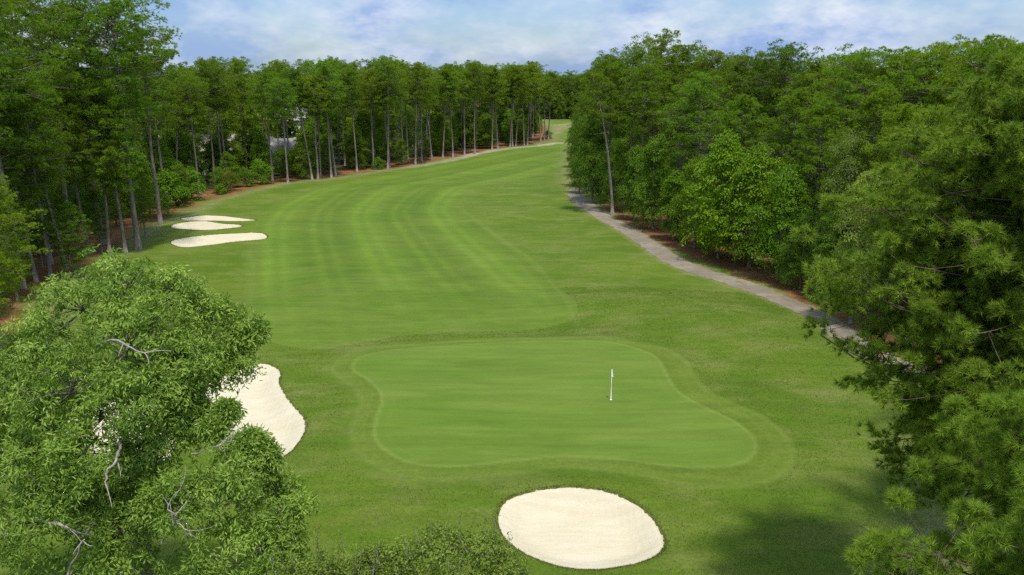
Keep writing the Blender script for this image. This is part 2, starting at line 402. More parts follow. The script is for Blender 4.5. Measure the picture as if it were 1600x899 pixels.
def sand_mat():
    m, n, l = new_mat('bunker_sand')
    tc = nd(n, 'ShaderNodeTexCoord'); co = tc.outputs['Object']
    a = noise(n, l, co, 0.35, 4); b = noise(n, l, co, 9.0, 6, 0.7); mp = nd(n, 'ShaderNodeMapping'); mp.inputs['Scale'].default_value = (0.4, 2.2, 1); mp.inputs['Rotation'].default_value = (0, 0, 0.5)
    l.new(co, mp.inputs[0]); c = noise(n, l, mp.outputs[0], 1.1, 5, 0.6, 0.42, 0.66)
    col = mixc(n, l, a, (0.540, 0.480, 0.325), (0.565, 0.512, 0.368))
    col = mixc(n, l, mth(n, l, 'MULTIPLY', c, 0.45), col, (0.47, 0.40, 0.26))
    col = mixc(n, l, mth(n, l, 'MULTIPLY', b, 0.13), col, (0.41, 0.36, 0.25))
    p = nd(n, 'ShaderNodeBsdfPrincipled'); p.inputs['Roughness'].default_value = 0.95; p.inputs['Specular IOR Level'].default_value = 0.05
    l.new(col, p.inputs['Base Color'])
    wv = nd(n, 'ShaderNodeTexWave', i_Scale=0.9, i_Distortion=5.0, i_Detail=3.0); wv.inputs['Detail Scale'].default_value = 0.35; l.new(co, wv.inputs['Vector'])
    ft = noise(n, l, co, 2.2, 4, 0.6, 0.52, 0.68)
    bp = nd(n, 'ShaderNodeBump', i_Strength=0.5, i_Distance=0.05); l.new(mth(n, l, 'SUBTRACT', mth(n, l, 'ADD', mth(n, l, 'ADD', mth(n, l, 'MULTIPLY', b, 0.6), mth(n, l, 'MULTIPLY', c, 1.2)), mth(n, l, 'MULTIPLY', wv.outputs['Fac'], 0.28)), mth(n, l, 'MULTIPLY', ft, 0.8)), bp.inputs['Height']); l.new(bp.outputs[0], p.inputs['Normal'])
    o = nd(n, 'ShaderNodeOutputMaterial'); l.new(p.outputs[0], o.inputs[0])
    return m
def path_mat():
    m, n, l = new_mat('sandy_concrete')
    tc = nd(n, 'ShaderNodeTexCoord'); co = tc.outputs['Object']
    a = noise(n, l, co, 0.22, 5, 0.65, 0.38, 0.62); b = noise(n, l, co, 5.0, 6, 0.75); c = noise(n, l, co, 1.1, 6, 0.75, 0.50, 0.64)
    col = mixc(n, l, a, (0.165, 0.145, 0.104), (0.255, 0.224, 0.160))
    col = mixc(n, l, mth(n, l, 'MULTIPLY', b, 0.4), col, (0.1714, 0.1429, 0.1107))
    col = mixc(n, l, mth(n, l, 'MULTIPLY', c, 0.85), col, (0.1857, 0.1179, 0.0679))
    p = nd(n, 'ShaderNodeBsdfPrincipled'); p.inputs['Roughness'].default_value = 0.9; p.inputs['Specular IOR Level'].default_value = 0.1
    l.new(col, p.inputs['Base Color'])
    bp = nd(n, 'ShaderNodeBump', i_Strength=0.4, i_Distance=0.02); l.new(b, bp.inputs['Height']); l.new(bp.outputs[0], p.inputs['Normal'])
    o = nd(n, 'ShaderNodeOutputMaterial'); l.new(p.outputs[0], o.inputs[0])
    return m
M_TURF, M_SAND, M_PATH = ground_mat(), sand_mat(), path_mat()

# ------------------------------------------------------------------ ground: one sheet, split into named areas
def build_ground():
    rad = np.concatenate([[2, 8, 14, 20], np.geomspace(25, 480, 640), np.geomspace(500, 6000, 16)])
    fine = np.radians(np.arange(-44, 44.01, 0.22))
    ang = np.concatenate([np.radians(np.arange(-180, -44, 4.0)), fine, np.radians(np.arange(48, 180, 4.0))])
    nr, na = len(rad), len(ang)
    Rr, A = np.meshgrid(rad, ang, indexing='ij')
    X = (Rr * np.sin(A)).ravel(); Y = (Rr * np.cos(A)).ravel()
    near = np.hypot(X, Y) < 520
    Z = np.zeros_like(X); Z[near] = H(X[near], Y[near])
    for B in BUNKERS:
        d = sdf(X, Y, B, 2)
        Z -= 0.35 * sstep(0.05, 0.6, -d)
    dp = np.full(X.shape, 99.0); dp[near] = seg_dist(X[near], Y[near], PATH, False)
    g = sdf(X, Y, GREEN, 12)
    wob = 0.5 * np.sin(X / 1.9 + np.sin(Y / 2.3)) + 0.35 * np.sin(Y / 1.1 + X / 3.0)
    f = sdf(X, Y, FAIR, 15)
    fair = 1 - sstep(-1.8, 1.6, f + 0.4 * wob)
    green = 1 - sstep(-0.05, 0.12, g)
    cw = 1.3 + 0.6 * sstep(4, 14, X) * (Y < 62)
    collar = (1 - sstep(-0.1, 0.2, g - cw + 0.05 * wob))
    ring = np.exp(-((g - 0.03) / 0.14) ** 2) * 0.75 + np.exp(-((g - cw - .1) / 0.22) ** 2) * 0.40 + np.exp(-((g - 0.62 * cw) / 0.4) ** 2) * 0.22 + np.exp(-((f - 0.2) / 0.45) ** 2) * 0.16 + np.exp(-((g + 0.75) / 0.10) ** 2) * 0.12
    for pts, wdt, k in (([(716,322),(745,348),(790,378),(838,412),(868,448),(888,482),(902,508),(935,532)], .22, .34), ([(650,353),(720,349),(790,340),(860,324)], .5, .30), ([(800,400),(838,440),(858,480),(862,500)], .3, .18), ([(560,512),(700,500),(800,496),(880,494)], .6, .2), ([(880,412),(960,408),(1010,412)], .5, .2), ([(395,400),(390,470),(402,520),(440,540)], .35, .3)):
        ring = np.maximum(ring, k * np.exp(-(seg_dist(X, Y, spline(flats(pts), 5, False), False) / wdt) ** 2))
    ds = np.zeros_like(X); ds[near] = seg_dist(X[near], Y[near], STRIPE, False)
    ph = np.mod(ds, 6.2) / 6.2
    fade = 0.25 + 0.75 * sstep(72, 96, Y)
    stripe = 0.42 + fade * (0.24 * np.tanh(2.0 * np.sin(2 * math.pi * ds / 12.4)) + 0.58 * np.exp(-((ph - 0.30) / 0.10) ** 2) + 0.42 * np.exp(-((ph - 0.62) / 0.09) ** 2) - 0.10)
    lw = sdf(X, Y, LWOOD, 30); rw = sdf(X, Y, RWOOD, 30)
    wd = np.minimum(lw, rw)
    straw = (1 - sstep(-1.8, 1.2, wd + 1.1 * wob)) * (1 - 0.75 * ((X > 0) & (Y > 140)) * (rw < lw))
    straw = np.maximum(straw, (1 - sstep(0.6, 2.6, rw + 0.8 * wob)) * (Y < 135) * (X > 5))
    Lcl = flats([(640,261),(705,249),(750,240),(790,234),(835,229),(872,224)])
    s1 = seg_dist(X, Y, Lcl, False)
    wv = np.interp(X, [flat(640,261)[0], flat(715,247)[0], flat(742,241)[0], flat(775,236)[0], flat(872,224)[0]], [0.25, 0.45, 1.0, 0.5, 1.0])
    sand = (1 - sstep(1.0, 2.8, s1 + 0.6 * wob)) * wv
    dr0 = flats([(866,214),(866,196),(893,193),(897,200),(880,206)])
    dry = 1 - sstep(-2, 5, sdf(X, Y, dr0, 30))
    band = np.exp(-((wd - 1.5) / 2.2) ** 2) * 0.65
    dry = np.maximum(dry, band * (X < 20))
    for (px, py, r, k) in ((1500,860,3.2,0.85),(1555,640,4,0.7),(1420,850,2.2,.35),(1600,780,5,.7),(1490,560,4,.5)):
        c = flat(px, py); dry = np.maximum(dry, k * np.exp(-((X - c[0]) ** 2 + (Y - c[1]) ** 2) / r ** 2))
    for B in BUNKERS:
        d = sdf(X, Y, B, 3); dry = np.maximum(dry, 0.55 * np.exp(-(np.maximum(d, 0) / 0.16) ** 2))
    pe = np.exp(-((dp - 1.6) / 0.5) ** 2) * 0.6
    dry = np.maximum(dry, pe)
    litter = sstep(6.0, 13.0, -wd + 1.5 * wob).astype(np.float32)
    za = np.stack([fair, green, collar, stripe], 1).astype(np.float32)
    zb = np.stack([straw, sand, dry, np.clip(ring, 0, 1)], 1).astype(np.float32)
    i = np.arange(nr - 1)[:, None]; j = np.arange(na)[None]
    j2 = (j + 1) % na
    Q = np.stack([i * na + j, (i + 1) * na + j, (i + 1) * na + j2, i * na + j2], -1).reshape(-1, 4)
    Q = Q[:, ::-1]
    cx = X[Q].mean(1); cy = Y[Q].mean(1)
    gq = g[Q].mean(1); fq = f[Q].mean(1); lq = lw[Q].mean(1); rq = rw[Q].mean(1)
    kind = np.zeros(len(Q), int)
    kind[fq < 0] = 1
    kind[gq < 1.5] = 3
    kind[gq < 0.0] = 2
    kind[np.minimum(lq, rq) < 0] = 4
    V = np.stack([X, Y, Z], 1).astype(np.float32)
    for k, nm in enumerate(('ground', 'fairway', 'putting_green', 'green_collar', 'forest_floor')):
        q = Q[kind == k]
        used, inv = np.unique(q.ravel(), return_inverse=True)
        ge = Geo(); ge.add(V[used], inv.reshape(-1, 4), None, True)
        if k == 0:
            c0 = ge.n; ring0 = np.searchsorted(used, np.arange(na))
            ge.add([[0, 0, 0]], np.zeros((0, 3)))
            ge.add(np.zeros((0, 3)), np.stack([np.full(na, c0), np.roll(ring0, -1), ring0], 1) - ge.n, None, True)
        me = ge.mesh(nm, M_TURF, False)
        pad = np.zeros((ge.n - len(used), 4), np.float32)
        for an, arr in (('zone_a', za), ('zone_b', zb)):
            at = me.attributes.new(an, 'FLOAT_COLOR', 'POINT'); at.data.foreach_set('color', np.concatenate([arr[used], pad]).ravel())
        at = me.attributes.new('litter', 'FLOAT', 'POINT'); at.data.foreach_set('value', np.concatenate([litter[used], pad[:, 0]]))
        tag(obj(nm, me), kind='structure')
build_ground()

rs = np.random.default_rng(11)
def bunker(B, step):
    lo, hi = B.min(0), B.max(0)
    xs, ys = np.meshgrid(np.arange(lo[0], hi[0], step), np.arange(lo[1], hi[1], step))
    xs = xs.ravel() + rs.uniform(-.2, .2, xs.size) * step; ys = ys.ravel() + rs.uniform(-.2, .2, ys.size) * step
    d = sdf(xs, ys, B); k = d < -0.5 * step
    # ragged edge
    E = []
    for a, b in zip(B, np.roll(B, -1, 0)):
        L = np.linalg.norm(b - a); m = max(2, int(L / (step * 0.45)))
        for t in range(m):
            E.append(a + (b - a) * t / m)
    E = np.array(E) + rs.normal(0, 0.030, (len(E), 2))
    pts = [Vector(p) for p in E] + [Vector((x, y)) for x, y in zip(xs[k], ys[k])]
    n = len(E)
    v, _, f, *_ = delaunay_2d_cdt(pts, [], [list(range(n))], 1, 1e-5)
    v = np.array([(p.x, p.y) for p in v]); z = H(v[:, 0], v[:, 1]) + 0.03
    ge = Geo(); fa = np.array(f)
    V = np.column_stack([v, z]); nn = np.cross(V[fa[0][1]] - V[fa[0][0]], V[fa[0][2]] - V[fa[0][0]])
    ge.add(V, fa if nn[2] > 0 else fa[:, ::-1], None, True)
    return obj('sand_bunker', ge.mesh('sand_bunker', M_SAND, False))
for B, s in zip(BUNKERS, (0.28, 0.3, 0.6, 0.6, 0.6)):
    tag(bunker(B, s), kind='structure')

def build_path():
    P = PATH; T = np.gradient(P, axis=0); T = unit(T); N = np.stack([T[:, 1], -T[:, 0]], 1)
    q = []; rr = np.random.default_rng(4)
    Pd = spline(P, 5, False); T = unit(np.gradient(Pd, axis=0)); N = np.stack([T[:, 1], -T[:, 0]], 1)
    n = len(Pd); cols = np.linspace(-1, 1, 9)
    wl_ = 1.45 + 0.10 * np.convolve(rr.normal(size=n + 6), np.ones(7) / 7, 'valid') * 2
    wr_ = 1.55 + 0.16 * np.convolve(rr.normal(size=n + 6), np.ones(7) / 7, 'valid') * 2
    V = []
    for c in cols:
        w = np.where(c < 0, wl_, wr_) * c
        V.append(Pd + N * w[:, None])
    V = np.stack(V, 1).reshape(-1, 2)
    z = H(V[:, 0], V[:, 1]) + 0.05 - 0.03 * np.abs(np.tile(cols, n)) ** 6
    k = len(cols); i = np.arange(n - 1)[:, None] * k; j = np.arange(k - 1)[None]
    Q = np.stack([i + j, i + j + 1, i + k + j + 1, i + k + j], -1).reshape(-1, 4)
    ge = Geo(); V3 = np.column_stack([V, z])
    a = np.cross(V3[Q[5][1]] - V3[Q[5][0]], V3[Q[5][3]] - V3[Q[5][0]])
    ge.add(V3, Q if a[2] > 0 else Q[:, ::-1], None, True)
    tag(obj('path', ge.mesh('path', M_PATH, False)), kind='structure')
build_path()

# ------------------------------------------------------------------ foliage builders
def frames(D, rng):
    D = unit(D); R = rng.normal(size=D.shape)
    A = unit(np.cross(D, R)); return D, A, np.cross(D, A)
def add_needles(ge, C, AX, per, L, Wd, rng, spread=1.25, droop=0.25):
    n = len(C)
    P = np.repeat(C, per, 0); AXr = np.repeat(unit(AX), per, 0)
    D, A, B = frames(AXr, rng)
    th = spread * np.sqrt(rng.uniform(0.02, 1, n * per)); ph = rng.uniform(0, 2 * math.pi, n * per)
    d = np.cos(th)[:, None] * D + np.sin(th)[:, None] * (np.cos(ph)[:, None] * A + np.sin(ph)[:, None] * B)
    d[:, 2] -= droop * rng.uniform(0, 1, n * per) * np.sin(th); d = unit(d)
    ln = (L * rng.uniform(0.7, 1.1, n * per))[:, None]
    side = unit(np.cross(d, rng.normal(size=d.shape))) * Wd * 0.5
    P = P - AXr * (rng.uniform(0, 0.25, n * per)[:, None] * L)
    V = np.stack([P - side, P + side, P + d * ln], 1).reshape(-1, 3)
    Fc = np.arange(n * per * 3).reshape(-1, 3)
    tt = np.clip(np.repeat(rng.normal(0.45, 0.2, n), per) + rng.normal(0, 0.18, n * per), 0, 1)
    ge.add(V, Fc, np.repeat(tt, 3))
def add_leaves(ge, P, D, UP, L, Wd, rng, tint=None, fold=0.18):
    n = len(P); D = unit(D); Sd = unit(np.cross(D, UP)); Nn = np.cross(Sd, D)
    l = (L * rng.uniform(0.75, 1.2, n))[:, None]; w = (Wd * rng.uniform(0.8, 1.2, n))[:, None] * 0.5
    mid = P + D * l * 0.45 + Nn * w * fold * 2
    tip = P + D * l - Nn * l * 0.12
    V = np.stack([P, mid + Sd * w, tip, mid - Sd * w], 1).reshape(-1, 3)
    Fc = np.arange(n * 4).reshape(-1, 4)
    if tint is None: tint = np.clip(rng.normal(0.45, 0.22, n), 0, 1)
    ge.add(V, Fc, np.repeat(tint, 4))
def bez(a, b, c, n):
    t = np.linspace(0, 1, n)[:, None]
    return (1 - t) ** 2 * a + 2 * (1 - t) * t * b + t * t * c

def pine_meshes(seed, Ht=24.0, cf=0.42, spread=3.4, nbr=34, clumps=3, tufts=15, per=12, L=0.36, Wd=0.05, mat=None, lean=0.0, low=0.0, reach=None, dead=7, top=0.45, csize=1.0, thick=0.22):
    rng = np.random.default_rng(seed)
    wood, fol = Geo(), Geo()
    hs = np.linspace(0, 1, 12)
    sway = np.cumsum(rng.normal(0, 0.09, (12, 2)), 0) * (hs[:, None] * 1.2); sway[:, 0] += lean * hs ** 1.3 * Ht * 0.25
    tp = np.column_stack([sway, hs * Ht * 0.975]); tp[0, 2] = -0.4
    r = thick * (1 - hs) ** 0.75 * 0.9 + 0.035; r[0] *= 1.35
    wood.tube(tp, r, 8)
    def at(h): return np.array([np.interp(h, hs * Ht * 0.975, tp[:, i]) for i in range(3)])
    C, AX = [], []
    for i in range(nbr):
        t = (i + rng.uniform(0, 1)) / nbr                      # 0 crown base .. 1 top
        t = t ** 0.85
        h = Ht * (1 - cf + cf * t * 0.96)
        prof = (0.62 + 0.75 * t - 0.2 * t * t) if t < 0.55 else (0.97 - (t - 0.55) ** 1.6 * (1.0 - top) * 3.0)
        az = i * 2.3999 + rng.normal(0, 0.35)
        ln = spread * max(prof, 0.22) * rng.uniform(0.72, 1.15)
        ln *= 1 - 0.45 * t ** 4
        if reach is not None: ln = reach(h, az) * (1 - 0.42 * rng.uniform(0, 1) ** 1.2)
        if ln < 0.4: continue
        el = math.radians(-6 + 44 * t ** 1.3 + rng.normal(0, 8))
        o = at(h); d = np.array([math.cos(az), math.sin(az), 0])
        e = o + d * ln * math.cos(el) + np.array([0, 0, ln * math.sin(el)])
        mdl = (o + e) / 2 + np.array([0, 0, -0.10 * ln]) + rng.normal(0, 0.06 * ln, 3)
        bp = bez(o, mdl, e, 7); bp[1:-1] += rng.normal(0, 0.022 * ln, (5, 3))
        wood.tube(bp, np.linspace(0.018 + 0.009 * ln, 0.010, 7), 4, False)
        nc = max(1, int(round(clumps * ln / spread + rng.uniform(-0.5, 0.7)))) + 1
        for c in range(nc):
            u = 1.0 if c == 0 else rng.uniform(0.42, 0.98)
            b0 = bp[int(u * 6)] if u < 1 else bp[-1]
            off = np.zeros(3) if c == 0 else (rng.normal(0, 1, 3) * np.array([1, 1, 0.45]) * (0.34 if reach is None else 0.19) * ln * (0.4 + 0.6 * u))
            cc = b0 + off + np.array([0, 0, 0.15])
            if c: wood.tube(bez(b0, b0 + off * 0.6 + [0, 0, -0.06], cc, 4), [0.02, 0.016, 0.012, 0.008], 3, False)
            sz = rng.uniform(0.5, 0.95) * csize
            m = int(tufts * rng.uniform(0.7, 1.3))
            dv = unit(rng.normal(size=(m, 3)) + np.array([0, 0, 0.55]))
            pos = cc + dv * np.array([1, 1, 0.62]) * sz * rng.uniform(0.35, 1.0, (m, 1))
            C.append(pos); AX.append(dv + d * 0.35 + np.array([0, 0, 0.35]))
    for i in range(7):                                       # rounded top
        b0 = at(Ht * rng.uniform(0.93, 0.975)); m = tufts; sz = 0.8 * csize
        cc = b0 + rng.normal(0, 1, 3) * np.array([.5, .5, .25]) + [0, 0, .1]
        wood.tube([b0, (b0 + cc) / 2 + [0, 0, -.03], cc], [.03, .02, .012], 3, False)
        dv = unit(rng.normal(size=(m, 3)) + np.array([0, 0, 0.55])); C.append(cc + dv * np.array([1, 1, .62]) * sz * rng.uniform(.35, 1, (m, 1))); AX.append(dv + [0, 0, .35])
    for i in range(dead):
        h = Ht * rng.uniform(min(0.38 - 0.2 * low, (1 - cf) * 0.7), 1 - cf + 0.08); az = rng.uniform(0, 6.28); ln = rng.uniform(0.5, 2.2)
        o = at(h); e = o + np.array([math.cos(az) * ln, math.sin(az) * ln, rng.uniform(-0.3, 0.6) * ln])
        wood.tube(bez(o, (o + e) / 2 + rng.normal(0, 0.15, 3), e, 5), np.linspace(0.035, 0.01, 5), 4, False)
    add_needles(fol, np.concatenate(C), np.concatenate(AX), per, L, Wd, rng)
    return wood.mesh('trunk', M_BARK, False), fol.mesh('crown', mat or M_NEEDLE)

def broad_meshes(seed, Ht=11.0, R=3.6, base=0.08, nl=16, sprays=16, per=42, L=0.20, Wd=0.14, srad=0.75, mat=None, bark=None, lobes=None, trunk_r=0.16, droop=0.35, flatn=0.6, twigs=5, wild=0.35, omix=0.2, tvar=0.17):
    rng = np.random.default_rng(seed)
    wood, fol = Geo(), Geo()
    if lobes is None:
        lobes = []
        for i in range(nl):
            t = (i + 0.5) / nl; z = Ht * (base + (1 - base) * (0.08 + 0.84 * t))
            w = math.sin(math.pi * min(1, 0.22 + 0.74 * t)) ** 0.7
            az = i * 2.3999 + rng.normal(0, 0.3); rr = R * 0.62 * w * math.sqrt(rng.uniform(0.25, 1.15))
            lobes.append((math.cos(az) * rr, math.sin(az) * rr, z, R * rng.uniform(0.30, 0.48) * (0.6 + 0.4 * w)))
        lobes.append((rng.normal(0, .3), rng.normal(0, .3), Ht * 0.93, R * 0.34))
    lobes = [np.array(q, float) for q in lobes]
    ctr = np.mean([q[:3] for q in lobes], 0)
    hs = np.linspace(0, 1, 8); top = max(q[2] for q in lobes) * 0.86
    tp = np.column_stack([np.cumsum(rng.normal(0, 0.07, 8)) * hs, np.cumsum(rng.normal(0, 0.07, 8)) * hs, hs * top]); tp[0, 2] = -0.4
    wood.tube(tp, trunk_r * (1 - hs) ** 0.8 + 0.03, 7)
    PP, DD, UU, TT = [], [], [], []
    hq = np.linspace(0.22, 1.0, 14)
    skel = np.array([[np.interp(h * top, hs * top, tp[:, i]) for i in range(3)] + [trunk_r * (1 - h) ** 0.8 + 0.03] for h in hq])
    for q in sorted(lobes, key=lambda q: math.hypot(q[0], q[1]) + 0.4 * abs(q[2] - top * 0.6)):
        c, r = q[:3], q[3]
        dd = np.linalg.norm(skel[:, :3] - c, axis=1) + 1.6 * np.maximum(0, skel[:, 2] - c[2] + 0.35 * np.hypot(skel[:, 0] - c[0], skel[:, 1] - c[1])) - 2.5 * skel[:, 3]
        s0 = skel[int(np.argmin(dd))]; o = s0[:3]; rb = min(s0[3] * 0.75, 0.02 + 0.028 * np.linalg.norm(c - o) + 0.02 * trunk_r)
        lb = bez(o, o * 0.5 + c * 0.5 + np.array([0, 0, 0.10 * r]) + rng.normal(0, 0.2 * r, 3), c, 7)
        lb[1:-1] += rng.normal(0, 0.05 * r, (5, 3))
        rl_ = np.linspace(rb, 0.018, 7)
        wood.tube(lb, rl_, 5, False)
        skel = np.concatenate([skel, np.column_stack([lb, rl_])[2:]])
        m = sprays
        dv = unit(rng.normal(size=(m, 3)) + np.array([0, 0, 0.30]) + unit(c - ctr)[None] * 0.45)
        rad = r * rng.uniform(0.45, 1.12, m) ** 0.7
        pos = c + dv * rad[:, None] * np.array([1, 1, 0.85]) + rng.normal(0, 0.16, (m, 3)) * min(r, 1.2)
        for k in range(min(twigs, m)):
            wood.tube(bez(c, c + dv[k] * r * 0.5 + rng.normal(0, .1 * r, 3), pos[k], 4), np.linspace(0.03, 0.008, 4), 3, False)
        up = unit(dv * (1 - flatn) + np.array([0, 0, 1.0]) * flatn + rng.normal(0, 0.22, (m, 3)))
        out = unit(dv * np.array([1, 1, 0.2]) + rng.normal(0, omix, (m, 3)))
        sd = unit(np.cross(up, out)); out = np.cross(sd, up)
        sr = srad * rng.uniform(0.65, 1.25, m)
        st = np.clip(rng.normal(0.48, tvar, m), 0, 1)
        rr = np.sqrt(rng.uniform(0, 1, (m, per))); ph = rng.uniform(0, 2 * math.pi, (m, per))
        a = (rr * np.cos(ph) * 1.15)[..., None] * out[:, None] + (rr * np.sin(ph) * 0.85)[..., None] * sd[:, None]
        lp = pos[:, None] + a * sr[:, None, None]
        lp[..., 2] -= droop * rr ** 2 * sr[:, None]; lp += rng.normal(0, 0.09, lp.shape) * sr[:, None, None]
        ld = a * 0.9 + out[:, None] * 0.45 + rng.normal(0, wild, lp.shape); ld[..., 2] -= droop * rr
        lu = up[:, None] + rng.normal(0, 0.38, lp.shape)
        PP.append(lp.reshape(-1, 3)); DD.append(ld.reshape(-1, 3)); UU.append(lu.reshape(-1, 3))
        TT.append(np.clip(st[:, None] + rng.normal(0, 0.16, (m, per)), 0, 1).ravel())
    add_leaves(fol, np.concatenate(PP), np.concatenate(DD), np.concatenate(UU), L, Wd, rng, np.concatenate(TT))
    return wood.mesh('trunk', bark or M_BARK2, False), fol.mesh('crown', mat or M_LEAF)

def plant(name, meshes, loc, rz=0, sc=1.0, color=(1, 1, 1), tilt=(0, 0), parts=('trunk', 'crown')):
    e = empty(name, loc); e.rotation_euler = (tilt[0], tilt[1], rz); e.scale = sc if hasattr(sc, '__len__') else (sc, sc, sc)
    for nm, me in zip(parts, meshes):
        o = obj(nm, me, e); o.color = (*color, 1)
    return e
R0 = random.Random(5)
def PM(seed, cf, sp, nbr, **k): return pine_meshes(seed, 24, cf, sp, nbr, tufts=24, per=15, Wd=0.034, L=0.25, csize=0.92, clumps=5, **k)
PINES = [PM(101, 0.42, 4.4, 52, top=.75), PM(102, 0.36, 4.0, 46, top=.8), PM(103, 0.52, 4.5, 58, top=.6),
         PM(104, 0.33, 3.8, 42, top=0.8), PM(105, 0.45, 4.9, 58, top=0.85), PM(106, 0.62, 3.7, 60), PM(107, 0.78, 3.7, 78, low=.5), PM(108, 0.86, 4.6, 84, low=.5)]
BROAD = [broad_meshes(201), broad_meshes(202, 11, 4.2, 0.07, 18), broad_meshes(203, 11, 3.0, 0.09, 15), broad_meshes(204, 11, 3.6, 0.06, 17, L=0.15, Wd=0.10, per=60),
         broad_meshes(205, 11, 3.5, 0.07, 17, L=0.22, Wd=0.17, flatn=0.75)]
BUSH = [broad_meshes(301, 2.6, 1.7, 0.05, 9, 12, 36, 0.13, 0.09, 0.45, trunk_r=0.05, twigs=3), broad_meshes(302, 2.4, 1.9, 0.03, 10, 12, 36, 0.11, 0.06, 0.45, trunk_r=0.05, twigs=3)]
GREY = broad_meshes(206, 14, 3.4, 0.25, 18, 18, 46, 0.15, 0.045, 0.7, flatn=0.35, droop=0.2)
YELL = broad_meshes(207, 10, 2.6, 0.12, 14, 16, 40, 0.17, 0.09, 0.5, flatn=0.4)
def pcol(rng=R0):
    b = rng.uniform(0.78, 1.18); w = rng.uniform(-0.17, 0.06)
    return (b * (1 + w), b, b * (1 - w))
ORD = ['first','second','third','fourth','fifth','sixth','seventh','eighth','ninth','tenth','eleventh','twelfth','thirteenth','fourteenth','fifteenth','sixteenth','seventeenth','eighteenth','nineteenth','twentieth']
def ordinal(i):
    if i < 20: return ORD[i]
    t = {2: 'twenty', 3: 'thirty', 4: 'forty', 5: 'fifty'}
    a, b = divmod(i + 1, 10)
    return t[a] + '-' + ORD[b - 1] if b else {3: 'thirtieth', 4: 'fortieth', 5: 'fiftieth'}[a]

placed = [tuple(p) for p in PATH[::6]]             # (x, y) of every trunk, to keep trees apart
def free(x, y, d): return all((x - a) ** 2 + (y - b) ** 2 > d * d for a, b in placed)

# ------------------------------------------------------------------ left woods: pines whose trunks show along the fairway edge
FRONT = [(5,560,250,6),(57,440,130,6),(80,434,135,2),(103,420,97,5),(142,397,150,2),(172,398,150,5),(197,396,125,5),(277,302,118,0),(337,293,100,3),(349,288,98,1),(357,287,112,3),
         (426,283,118,0),(450,287,128,3),(488,281,112,3),(497,281,122,1),(501,278,135,3),(518,278,102,0),(525,275,108,1),(558,269,112,3),(584,265,112,1),(606,264,100,0),(609,262,122,3),
         (649,258,104,1),(659,254,108,3),(675,251,105,0),(692,247,112,1),(708,246,106,3),(726,243,115,1),(742,241,104,3),(769,234,106,0),(778,233,112,3),(797,230,108,1),(801,230,114,3),(806,229,118,1),(819,228,106,3),(824,227,104,0),(845,222,118,1),(851,220,124,3),(857,218,116,1)]
front_xy = []
for i, (px, py, top, k) in enumerate(FRONT):
    g = G(px, py); d = math.hypot(g.x, g.y)
    dep = g.y / (CP + SP_ * (-(top - 449.5) / F))
    ht = cpt(px, top, g.y / ray(px, top)[1])[2] - g.z
    sc = ht / 24.0
    e = plant('pine_tree', PINES[k], g, R0.uniform(0, 6.28), (0.5 * sc + 0.5, 0.5 * sc + 0.5, sc), pcol(), (R0.gauss(0, .038), R0.gauss(0, .038)))
    placed.append((g.x, g.y)); front_xy.append((g.x, g.y))
    if i < 7: lab = f'tall pine with thick bare trunk, {ordinal(i)} from the left edge beyond the big oak'
    elif i < 11: lab = f'pine with pale straight trunk beside the white house, {ordinal(i-7)} past the three bunkers'
    else: lab = f'slender bare-trunked pine on the straw edge, {ordinal(i-11)} along the fairway from the grey roof'
    tag(e, lab, 'pine tree', 'pines along the left edge of the fairway')

def scatter(poly, edge, dmin, dmax, step, seed, lim, minfree):
    rng = np.random.default_rng(seed)
    lo, hi = np.maximum(poly.min(0), lim[0]), np.minimum(poly.max(0), lim[1])
    xs, ys = np.meshgrid(np.arange(lo[0], hi[0], step), np.arange(lo[1], hi[1], step))
    xs = (xs + rng.uniform(-.42, .42, xs.shape) * step).ravel(); ys = (ys + rng.uniform(-.42, .42, ys.shape) * step).ravel()
    d = sdf(xs, ys, poly); e = seg_dist(xs, ys, edge, False)
    k = (d < 0) & (e > dmin) & (e < dmax)
    # inside the view
    az = np.degrees(np.arctan2(xs, ys)); k &= (np.abs(az) < 37.5) & (ys > 35)
    P = [(float(a), float(b), float(c)) for a, b, c in zip(xs[k], ys[k], e[k])]
    P.sort(key=lambda q: q[2])
    out = []
    for x, y, e in P:
        if free(x, y, minfree): placed.append((x, y)); out.append((x, y, e))
    return out
def px_of(x, y, z=8.0): return 800 + F * x / (y * CP + (CAMZ - z) * SP_)
def near_front(x, y): return min(range(len(front_xy)), key=lambda i: (front_xy[i][0] - x) ** 2 + (front_xy[i][1] - y) ** 2)

for px, py, top, k, lab in ((28,470,300,7,'young pine with branches down to the ground, far left edge'),(-20,500,290,7,'young pine cut by the left edge of the picture'),(120,432,318,7,'young low-branched pine between the thick bare trunks'),(66,418,270,6,'half-grown pine behind the thick bare trunks at left'),(160,396,300,6,'half-grown pine behind the last thick trunks above the oak'),(25,430,215,6,'taller half-grown pine at the left edge'),(228,372,262,6,'half-grown pine left of the three bunkers')):
    g = G(px, py); r = ray(px, top); ht = CAMZ + r[2] * (g.y / r[1]) - g.z
    e = plant('pine_tree', PINES[k], g, R0.uniform(0, 6.28), (.5 * ht / 24 + .3, .5 * ht / 24 + .3, ht / 24), pcol()); placed.append((g.x, g.y))
    tag(e, lab, 'pine tree', 'young pines at the left edge')
